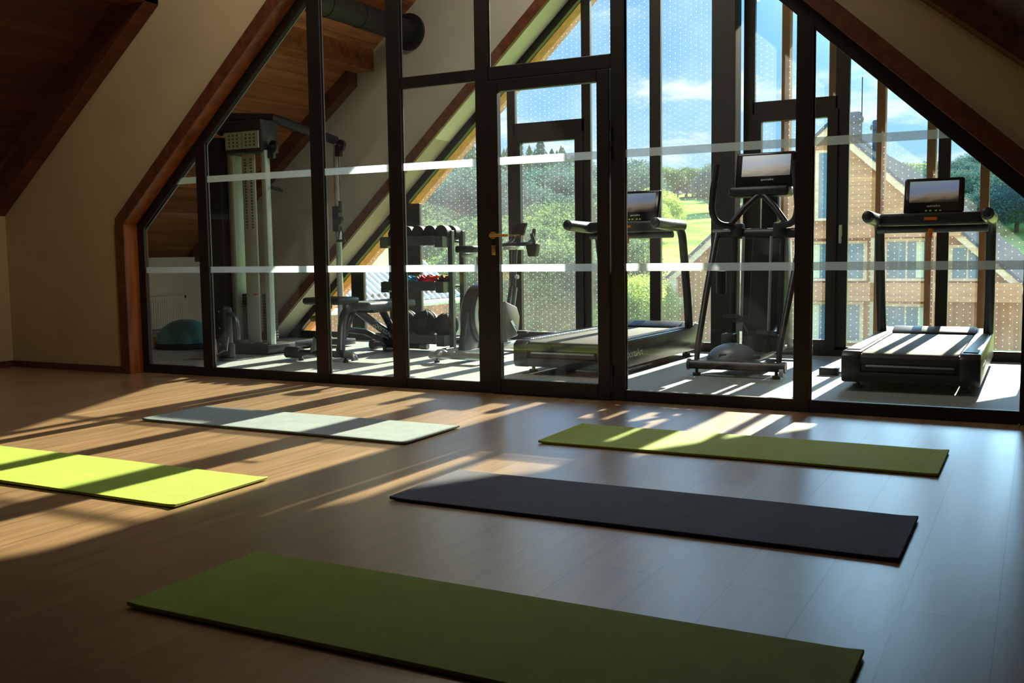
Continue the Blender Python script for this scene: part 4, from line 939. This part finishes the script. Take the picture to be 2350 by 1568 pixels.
# half ball, radiator
b = MB(); b.ell((0, 0, 0.06), (0.30, 0.30, 0.24), 32, 12, zmin=0.0)
hb = empty('balance_trainer', (-7.95, 7.72, 0), label='teal half ball balance trainer on the gym floor by the far left pane', cat='balance ball')
b.build('dome', M['teal'], hb)
b = MB(); b.disc((0, 0, 0.035), (0, 0, 1), 0.31, 0.05, 36); b.build('platform', M['rubber'], hb)
rd = empty('radiator', (-8.64, 7.95, 0.16), label='white panel radiator low on the gym side wall', cat='radiator')
b = MB(); b.box(-0.045, 0.035, -0.45, 0.42, 0.0, 0.36, bev=0.008)
for i in range(26): b.box(0.035, 0.040, -0.43 + i * 0.032, -0.412 + i * 0.032, 0.03, 0.33)
b.build('panel', M['radiator'], rd)
b = MB(); b.tube([(0, 0.42, 0.34), (0, 0.46, 0.34)], 0.018, 10); b.build('valve', M['black'], rd)
b = MB(); b.tube([(0, -0.3, -0.03), (0, 0.3, -0.03)], 0.009, 8); b.tube([(0, 0.3, 0.01), (0, 0.3, -0.03)], 0.009, 8); b.tube([(0, 0.24, 0.01), (0, 0.24, -0.03)], 0.009, 8); b.tube([(-0.06, 0.0, 0.1), (-0.03, 0, 0.1)], 0.01, 6)
b.build('pipe', M['silver'], rd)
# duct
du = empty('air_duct', (-5.75, 8.0, 3.20), label='black round air duct under the gym ceiling meeting the far wall', cat='duct')
b = MB(); b.tube([(0, -1.99, 0), (0, 0.77, 0)], 0.115, 28); b.build('pipe', M['duct'], du)
b = MB()
for y in (-1.6, -1.1, -0.6, -0.1, 0.4): b.tube([(0, y, 0), (0, y + 0.03, 0)], 0.12, 28)
b.build('joint', M['duct'], du)
b = MB(); b.disc((0, 0.765, 0), (0, 1, 0), 0.185, 0.03, 36); b.build('wall_flange', M['black'], du)
# power box on gym floor beside the elliptical
pb = empty('power_adapter', (-1.36, 7.75, 0), label='small black power adapter with cable on the gym floor by the mullion', cat='adapter')
b = MB(); b.box(-0.09, 0.05, -0.04, 0.04, 0.0, 0.055, bev=0.006); b.build('box', M['black'], pb)
b = MB(); b.tube([(0.05, 0, 0.02), (0.10, 0.02, 0.008), (0.15, -0.03, 0.006), (0.20, 0.03, 0.006)], 0.005, 6); b.build('cable', M['black'], pb)

# ------------------------------------------------------------------ outside: terrain
def tz(x, y):
    w = min(1, max(0, (x / y + 0.25) / 0.06)); y0 = 44 + 56 * w
    z = -2.6 + max(0, y - y0) * (0.085 + 0.05 * w)
    if y > 44: z += max(0, -x / y - 0.42) * 0.10 * (y - 44)
    if x < -9.5 and y < 30: z -= 1.5
    z += 0.5 * math.sin(x * 0.05) * math.sin(y * 0.04) * min(1, max(0, (y - 44) / 40))
    return z
b = MB(); xs = [-260 + i * 6 for i in range(75)]; ys = [11 + j * 4 for j in range(10)] + [52 + j * 7 for j in range(34)]
vv = [[b.bm.verts.new((x, y, tz(x, y))) for x in xs] for y in ys]
for j in range(len(ys) - 1):
    for i in range(len(xs) - 1): b.bm.faces.new((vv[j][i], vv[j][i + 1], vv[j + 1][i + 1], vv[j + 1][i]))
b.build('terrain', M['grass'], None, kind='structure')

# ------------------------------------------------------------------ outside: trees
def conifer_mesh(seed, h=1.0):
    r = random.Random(seed); b = MB()
    n = 11
    for i in range(n):
        z0 = 0.10 + 0.86 * i / n; rad = 0.20 * (1 - z0) ** 0.85 + 0.012
        top = z0 + 0.13; k = 13
        c = b.bm.verts.new((0, 0, top)); ring = []
        for j in range(k * 2):
            a = 2 * PI * j / (k * 2) + i
            q = rad * ((1.12 if j % 2 else 0.62) + 0.25 * (r.random() - 0.5))
            ring.append(b.bm.verts.new((q * math.cos(a), q * math.sin(a), z0 - (0.02 if j % 2 else 0.0) + 0.015 * r.random())))
        for j in range(k * 2): b.bm.faces.new((ring[j], ring[(j + 1) % (k * 2)], c))
    return b
def leafy_mesh(seed, flat=1.0, density=1.0):
    """rounded crown of many small leaf clumps (unit height)"""
    r = random.Random(seed); b = MB()
    blobs = [(0, 0, 0.60, 0.32), (0.05, 0, 0.30, 0.20)] + [(0.22 * math.cos(a), 0.22 * math.sin(a), 0.42 + 0.28 * r.random(), 0.17 + 0.08 * r.random()) for a in [i * 0.9 + r.random() for i in range(9)]]
    for (x, y, z, q) in blobs:
        m = int(1300 * density * (q / 0.22) ** 2)
        for _ in range(m):
            u = r.uniform(-1, 1); t = r.uniform(0, 2 * PI); s = math.sqrt(1 - u * u); rr = q * (0.72 + 0.36 * r.random())
            c = Vector((x + rr * s * math.cos(t), y + rr * s * math.sin(t), z + rr * u * 0.9))
            a = Vector((r.uniform(-1, 1), r.uniform(-1, 1), r.uniform(-1, 1))).normalized(); d = a.cross(Vector((r.uniform(-1, 1), r.uniform(-1, 1), r.uniform(-1, 1)))).normalized()
            sz = 0.0105 * (0.6 + 0.8 * r.random())
            v = [b.bm.verts.new(c + a * sz * p + d * sz * w) for p, w in ((-1.2, -.2), (0, -.8), (1.3, .1), (.1, .7))]
            b.bm.faces.new(v)
    return b
def tree(kind, seed):
    o = empty({'c': 'conifer_tree', 'l': 'leafy_tree', 'b': 'leafy_tree', 's': 'leafy_tree'}[kind])
    if kind == 'c': conifer_mesh(seed).build('foliage', M['needles'], o, smooth=False)
    else: leafy_mesh(seed).build('foliage', M[{'l': 'leaves', 'b': 'leaves_bright', 's': 'leaves_hazed'}[kind]], o, smooth=False)
    t = MB(); t.tube([(0, 0, -0.06), (0, 0, 0.3), (0.01, 0, 0.72)], [0.025, 0.018, 0.006], 7)
    if kind != 'c':
        for a in (0.4, 2.4, 4.5): t.tube([(0, 0, 0.28), (0.13 * math.cos(a), 0.13 * math.sin(a), 0.52)], [0.012, 0.004], 5)
    t.build('trunk', M['bark'], o)
    return o
PROTO = {}
def plant(kind, x, y, h, label, group, wide=1.0):
    key = (kind, random.randint(0, 2))
    if key not in PROTO:
        PROTO[key] = o = tree(kind, key[1] * 7 + ord(kind))
    else: o = copy_tree(PROTO[key])
    o.location = (x, y, tz(x, y)); o.scale = (h * wide, h * wide, h); o.rotation_euler = (0, 0, random.uniform(0, 6.28))
    o['label'] = label; o['category'] = 'tree'; o['group'] = group
    return o
# q = x / y direction from the camera room; each stand keeps to its own range
def stand(kind, n, q0, q1, y0, y1, h0, h1, label, group, wide=1.0):
    for i in range(n):
        q = q0 + (q1 - q0) * ((i + random.random()) / n); y = random.uniform(y0, y1)
        plant(kind, q * y, y, random.uniform(h0, h1), label, group, wide)
stand('c', 70, -0.80, -0.46, 120, 165, 8, 13, 'dark conifer in the forest covering the hillside beyond the window', 'conifers on the far hillside', 1.25)
stand('c', 12, -0.465, -0.44, 130, 150, 8, 11, 'dark conifer in the forest covering the hillside beyond the window', 'conifers on the far hillside', 1.2)
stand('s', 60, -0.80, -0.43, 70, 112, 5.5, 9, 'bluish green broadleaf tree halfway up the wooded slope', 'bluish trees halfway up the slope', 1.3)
stand('l', 46, -0.80, -0.40, 44, 70, 4, 6.5, 'mid green broadleaf tree on the lower slope behind the gable window', 'green trees on the lower slope', 1.25)
stand('b', 12, -0.78, -0.42, 38, 50, 2.5, 4.2, 'bright yellow green tree catching the sun below the wooded slope', 'sunlit trees below the slope', 1.2)
stand('l', 40, -0.43, -0.235, 205, 250, 5.5, 8.5, 'round topped tree on the skyline above the sunlit meadow', 'trees on the skyline above the meadow', 1.2)
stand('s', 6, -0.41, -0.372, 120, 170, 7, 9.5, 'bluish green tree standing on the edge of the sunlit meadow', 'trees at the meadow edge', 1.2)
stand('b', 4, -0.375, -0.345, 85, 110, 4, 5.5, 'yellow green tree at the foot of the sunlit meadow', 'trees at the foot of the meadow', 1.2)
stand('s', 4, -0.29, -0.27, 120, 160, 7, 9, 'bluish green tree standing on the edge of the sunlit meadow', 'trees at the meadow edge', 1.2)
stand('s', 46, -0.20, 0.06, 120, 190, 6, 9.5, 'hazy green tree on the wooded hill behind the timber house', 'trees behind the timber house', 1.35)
stand('b', 5, -0.43, -0.36, 31, 36, 2.2, 3.2, 'leafy yellow green shrub tree left of the timber house gable', 'shrub trees by the timber house', 1.1)
stand('l', 5, -0.58, -0.44, 30, 36, 3.5, 4.8, 'dark green shrub tree seen low through the opening sash', 'shrub trees low in the sash', 1.1)
# flowering plants on the ledge outside
for i in range(9):
    x = -4.7 + i * 0.09; b = MB(); q = random.Random(i)
    for k_ in range(60):
        a = q.uniform(0, 6.28); d = q.uniform(0, 0.06); z = q.uniform(-0.33, 0.06 + 0.05 * q.random())
        c = Vector((d * math.cos(a), d * math.sin(a), z)); u = Vector((q.uniform(-1, 1), q.uniform(-1, 1), q.uniform(-1, 1))).normalized(); w = u.orthogonal().normalized()
        b.bm.faces.new([b.bm.verts.new(c + u * s1 * 0.016 + w * s2 * 0.009) for s1, s2 in ((-1, 0), (0, 1), (1, 0), (0, -1))])
    b.tube([(0, 0, -0.34), (0, 0, 0.03)], 0.004, 5)
    o = b.build('flowering_plant', M['leaves_bright'], None, smooth=False, label='small yellow green plant on the ledge outside the opening sash', cat='plant', group='plants on the ledge outside'); o.location = (x, 9.72 + 0.03 * q.random(), 0)

# ------------------------------------------------------------------ outside: timber house
HY = 38.0; HX = -6.82; HZ = 5.39; HS = 0.91
HE0 = -14.6; HE1 = HX + (HX - HE0)
hz = lambda x: HZ - HS * abs(x - HX)
H = empty('timber_house', (HX, HY, -2.6), label='large gabled timber house with pale bargeboards and grey roof beyond the glazing', cat='house')
def hp(nm, mb, mat, parent=None, **kw):
    o = mb.build(nm, M[mat], None, smooth=False, origin=(HX, HY, -2.6), **kw)
    o.location = (0, 0, 0); o.parent = parent or H
    return o
W0, W1 = -13.4, 0.5
hp('gable_wall', MB().prism([(W0, 1.2), (W1, 1.2), (W1, hz(W1) - 0.1), (HX, HZ - 0.15), (W0, hz(W0) - 0.1)] if hz(W0) > 1.3 else [(HX - 4.4, 1.3), (HX + 4.4, 1.3), (HX, HZ - 0.12)], 'Y', HY, HY + 0.3), 'house_wood')
hp('lower_wall', MB().prism([(-13.4, -3.0), (-0.4, -3.0), (-0.4, hz(-0.4) - 0.12), (HX + 4.3, 1.32), (HX - 4.3, 1.32), (-13.4, hz(-13.4) - 0.12)], 'Y', HY + 0.1, HY + 0.4), 'house_wood_v')
for (s0, s1) in ((HE0, HX), (HX, HE1)):
    a, b_ = (s0, s1)
    hp('bargeboard', MB().prism([(a, hz(a) - 0.30), (b_, hz(b_) - 0.30), (b_, hz(b_)), (a, hz(a))], 'Y', HY - 0.25, HY - 0.15), 'house_trim')
    hp('soffit', MB().prism([(a, hz(a) - 0.12), (b_, hz(b_) - 0.12), (b_, hz(b_) - 0.02), (a, hz(a) - 0.02)], 'Y', HY - 0.15, HY + 0.2), 'house_soffit')
    hp('roof', MB().prism([(a, hz(a)), (b_, hz(b_)), (b_, hz(b_) + 0.14), (a, hz(a) + 0.14)], 'Y', HY - 0.3, HY + 45), 'roof_slate')
for z0, z1 in ((1.30, 1.75), (-0.95, -0.30)):
    hp('balcony_band', MB().box(-10.6, (-2.4 if z0 > 0 else -0.5), HY - 0.55, HY + 0.1, z0, z1), 'house_soffit')
for x in (-12.6, -9.9, -8.2, -5.2, -3.0, -1.5):
    hp('wall_post', MB().box(x - 0.12, x + 0.12, HY - 0.5, HY - 0.3, -3.0, min(1.4, hz(x) - 0.3)), 'house_trim')
def hwin(x0, x1, z0, z1, mull=0, curt=None):
    o = hp('window', MB().box(x0, x1, HY - 0.06, HY + 0.15, z0, z1), 'house_trim')
    b = MB(); n = mull + 1; w = (x1 - x0 - 0.2) / n
    for i in range(n): b.box(x0 + 0.1 + i * w + 0.03, x0 + 0.1 + (i + 1) * w - 0.03, HY - 0.08, HY - 0.055, z0 + 0.1, z1 - 0.1)
    g = hp('pane', b, 'house_glass', o); g.parent = o
    if curt:
        c = hp('curtain', MB().box(curt[0], curt[1], HY - 0.085, HY - 0.081, z0 + 0.12, z1 - 0.12), 'curtain', o); c.parent = o
hwin(-7.35, -6.35, 1.95, 4.5, 0)
hwin(-8.1, -6.75, -0.25, 1.2, 1, (-7.75, -7.15)); hwin(-6.5, -5.5, -0.25, 1.2, 0); hwin(-4.95, -3.4, -0.25, 1.25, 1, (-3.85, -3.6)); hwin(-2.8, -1.6, -0.25, 1.0, 1)
hwin(-8.1, -6.75, -2.5, -1.0, 1, (-7.75, -7.15)); hwin(-6.5, -5.6, -2.5, -1.0, 0); hwin(-4.95, -3.4, -2.5, -1.05, 1, (-3.75, -3.45))
hwin(-10.2, -9.6, -0.9, 0.9, 0); hwin(-10.2, -9.6, -2.6, -1.2, 0)
sg = hp('house_sign', MB().box(-12.9, -12.0, HY - 0.12, HY + 0.1, -1.2, -0.9), 'house_trim')
for (x, y) in ((-6.62, HY + 4.0), (-6.2, HY + 7.2)):
    b = MB(); zt = HZ; b.tube([(x, y, zt - 0.5), (x, y, zt + 0.5)], 0.22, 14); b.tube([(x, y, zt + 0.5), (x, y, zt + 0.62), (x, y, zt + 0.9)], [0.30, 0.33, 0.20], 14)
    hp('roof_vent', b, 'roof_slate')
b = MB(); b.tube([(-5.95, HY + 1.2, HZ - 0.6), (-5.95, HY + 1.2, HZ + 1.8)], 0.02, 6); hp('antenna', b, 'frame')
# lower shed with ribbed metal roof
A_ = empty('outbuilding', (-9.2, 13.2, -2.6), label='low timber outbuilding with ribbed metal roof outside the lower left panes', cat='building')
def ap(nm, mb, mat):
    o = mb.build(nm, M[mat], None, smooth=False, origin=(-9.2, 13.2, -2.6)); o.location = (0, 0, 0); o.parent = A_; return o
b = MB()
def rplane(d0, d1, y0, y1, off=0.0): return [(-9.0 - d0, y0, 0.2 + 0.8 * d0 + off), (-9.0 - d0, y1, 0.2 + 0.8 * d0 + off), (-9.0 - d1, y1, 0.2 + 0.8 * d1 + off), (-9.0 - d1, y0, 0.2 + 0.8 * d1 + off)]
b._add(rplane(0, 0.62, 10.2, 14.05), [(0, 1, 2, 3)]); b._add(rplane(0, 1.5, 14.05, 15.25), [(0, 1, 2, 3)])
def rib(y, d1):
    p = [Vector(v) for v in rplane(0, d1, y, y + 0.035)]; q = [v + Vector((0.02, 0, 0.028)) for v in p]
    b._add([tuple(v) for v in p + q], [(4, 5, 6, 7), (0, 1, 5, 4), (1, 2, 6, 5), (3, 0, 4, 7)])
y = 10.2
while y < 15.2:
    rib(y, 0.62 if y < 14.05 else 1.5); y += 0.17
ap('metal_roof', b, 'corr')
b = MB()
y = 10.28
while y < 15.2:
    b.cbox((-9.09, y, 0.30), (0.015, 0.09, 0.05), rot=Rx(0.5)); y += 0.17
ap('snow_guard', b, 'frame')
ap('gutter', MB().tube([(-8.95, 10.2, 0.14), (-8.95, 15.3, 0.14)], 0.05, 10), 'light_shroud') 
ap('wall', MB().box(-9.4, -9.2, 10.3, 15.1, -4.5, 0.3), 'house_wood_v')
ap('upper_wall', MB().box(-9.75, -9.62, 10.3, 14.05, 0.6, 1.6), 'pale_planks')

# ------------------------------------------------------------------ light and sky
sun = bpy.data.lights.new('sun', 'SUN'); sun.energy = 19.0; sun.color = (1.0, 0.86, 0.66); sun.angle = math.radians(0.6)
so = bpy.data.objects.new('sun', sun); COL.objects.link(so)
to_sun = Vector((0.035, 1.0, 0.452)).normalized()
so.rotation_euler = to_sun.to_track_quat('Z', 'Y').to_euler()
so.location = (0, 20, 12)

wd = bpy.data.worlds.new('sky'); scn.world = wd; wd.use_nodes = True
nt = wd.node_tree; nt.nodes.clear()
tc = N(nt, 'ShaderNodeTexCoord'); sep = N(nt, 'ShaderNodeSeparateXYZ'); L(nt, tc.outputs['Generated'], sep.inputs[0])
gr = N(nt, 'ShaderNodeValToRGB'); e = gr.color_ramp.elements
e[0].position = 0.0; e[0].color = rgb(176, 212, 236); e[1].position = 0.45; e[1].color = rgb(84, 146, 214)
x = e.new(0.12); x.color = rgb(138, 192, 238)
x = e.new(0.26); x.color = rgb(112, 174, 234)
L(nt, sep.outputs['Z'], gr.inputs['Fac'])
zc = N(nt, 'ShaderNodeMath', operation='MAXIMUM'); L(nt, sep.outputs['Z'], zc.inputs[0]); zc.inputs[1].default_value = 0.0
za = N(nt, 'ShaderNodeMath', operation='ADD'); L(nt, zc.outputs[0], za.inputs[0]); za.inputs[1].default_value = 0.22
dx = N(nt, 'ShaderNodeMath', operation='DIVIDE'); L(nt, sep.outputs['X'], dx.inputs[0]); L(nt, za.outputs[0], dx.inputs[1])
dy = N(nt, 'ShaderNodeMath', operation='DIVIDE'); L(nt, sep.outputs['Y'], dy.inputs[0]); L(nt, za.outputs[0], dy.inputs[1])
cb = N(nt, 'ShaderNodeCombineXYZ'); L(nt, dx.outputs[0], cb.inputs[0]); L(nt, dy.outputs[0], cb.inputs[1]); cb.inputs[2].default_value = 1.3
n1 = N(nt, 'ShaderNodeTexNoise'); n1.inputs['Scale'].default_value = 2.1; n1.inputs['Detail'].default_value = 9; n1.inputs['Roughness'].default_value = 0.62; n1.inputs['Distortion'].default_value = 0.25
L(nt, cb.outputs[0], n1.inputs['Vector'])
th_ = N(nt, 'ShaderNodeMapRange'); th_.inputs['From Min'].default_value = 0.06; th_.inputs['From Max'].default_value = 0.30
th_.inputs['To Min'].default_value = 0.06; th_.inputs['To Max'].default_value = -0.12
L(nt, sep.outputs['Z'], th_.inputs['Value'])
sm = N(nt, 'ShaderNodeMath', operation='ADD'); L(nt, n1.outputs['Fac'], sm.inputs[0]); L(nt, th_.outputs[0], sm.inputs[1])
cr = N(nt, 'ShaderNodeMapRange'); cr.inputs['From Min'].default_value = 0.50; cr.inputs['From Max'].default_value = 0.66; cr.interpolation_type = 'SMOOTHSTEP'
L(nt, sm.outputs[0], cr.inputs['Value'])
mc = N(nt, 'ShaderNodeMixRGB'); mc.inputs['Color2'].default_value = rgb(232, 240, 246)
L(nt, cr.outputs[0], mc.inputs['Fac']); L(nt, gr.outputs[0], mc.inputs['Color1'])
bg = N(nt, 'ShaderNodeBackground'); bk_ = N(nt, 'ShaderNodeMapRange'); bk_.inputs['From Min'].default_value = 0.3; bk_.inputs['From Max'].default_value = -0.5; bk_.inputs['To Min'].default_value = 1.0; bk_.inputs['To Max'].default_value = 4.2; L(nt, sep.outputs['Y'], bk_.inputs['Value']); L(nt, bk_.outputs[0], bg.inputs['Strength']); L(nt, mc.outputs[0], bg.inputs['Color'])
# bright circumsolar glow round the (out of frame) sun
nv = N(nt, 'ShaderNodeVectorMath', operation='NORMALIZE'); L(nt, tc.outputs['Generated'], nv.inputs[0])
dt = N(nt, 'ShaderNodeVectorMath', operation='DOT_PRODUCT'); L(nt, nv.outputs[0], dt.inputs[0]); dt.inputs[1].default_value = to_sun
mxx = N(nt, 'ShaderNodeMath', operation='MAXIMUM'); L(nt, dt.outputs['Value'], mxx.inputs[0]); mxx.inputs[1].default_value = 0.0
pw = N(nt, 'ShaderNodeMath', operation='POWER'); L(nt, mxx.outputs[0], pw.inputs[0]); pw.inputs[1].default_value = 80.0
ml = N(nt, 'ShaderNodeMath', operation='MULTIPLY'); L(nt, pw.outputs[0], ml.inputs[0]); ml.inputs[1].default_value = 25.0
bg2 = N(nt, 'ShaderNodeBackground'); bg2.inputs['Color'].default_value = (0.46, 0.74, 1.0, 1); L(nt, ml.outputs[0], bg2.inputs['Strength'])
ads = N(nt, 'ShaderNodeAddShader'); L(nt, bg.outputs[0], ads.inputs[0]); L(nt, bg2.outputs[0], ads.inputs[1])
wo = N(nt, 'ShaderNodeOutputWorld'); L(nt, ads.outputs[0], wo.inputs['Surface'])

def lamp(name, loc, sx, sy, watts, col, rot=(0, 0, 0)):
    l = bpy.data.lights.new(name, 'AREA'); l.shape = 'RECTANGLE'; l.size = sx; l.size_y = sy; l.energy = watts; l.color = col
    o = bpy.data.objects.new(name, l); COL.objects.link(o); o.location = loc; o.rotation_euler = rot; return o
lamp('fill_light', (-3.3, 3.95, 4.8), 1.2, 0.8, 48, (1.0, 0.91, 0.76), (math.radians(60), 0, math.radians(12)))  # added fill light for the practice room, not a fitting
lamp('fill_light_gym', (-3.3, 7.3, 4.6), 1.6, 1.0, 42, (1.0, 0.92, 0.8))  # added fill light to lift the gym's ambient level
scn.view_settings.view_transform = 'Standard'
scn.view_settings.look = 'None'
scn.view_settings.exposure = 0.45
scn.cycles.max_bounces = 7
scn.cycles.diffuse_bounces = 4
scn.cycles.glossy_bounces = 4
scn.cycles.transparent_max_bounces = 12
scn.cycles.caustics_reflective = False
scn.cycles.caustics_refractive = False
scn.cycles.sample_clamp_indirect = 4.0

scn.cycles.adaptive_threshold = 0.08
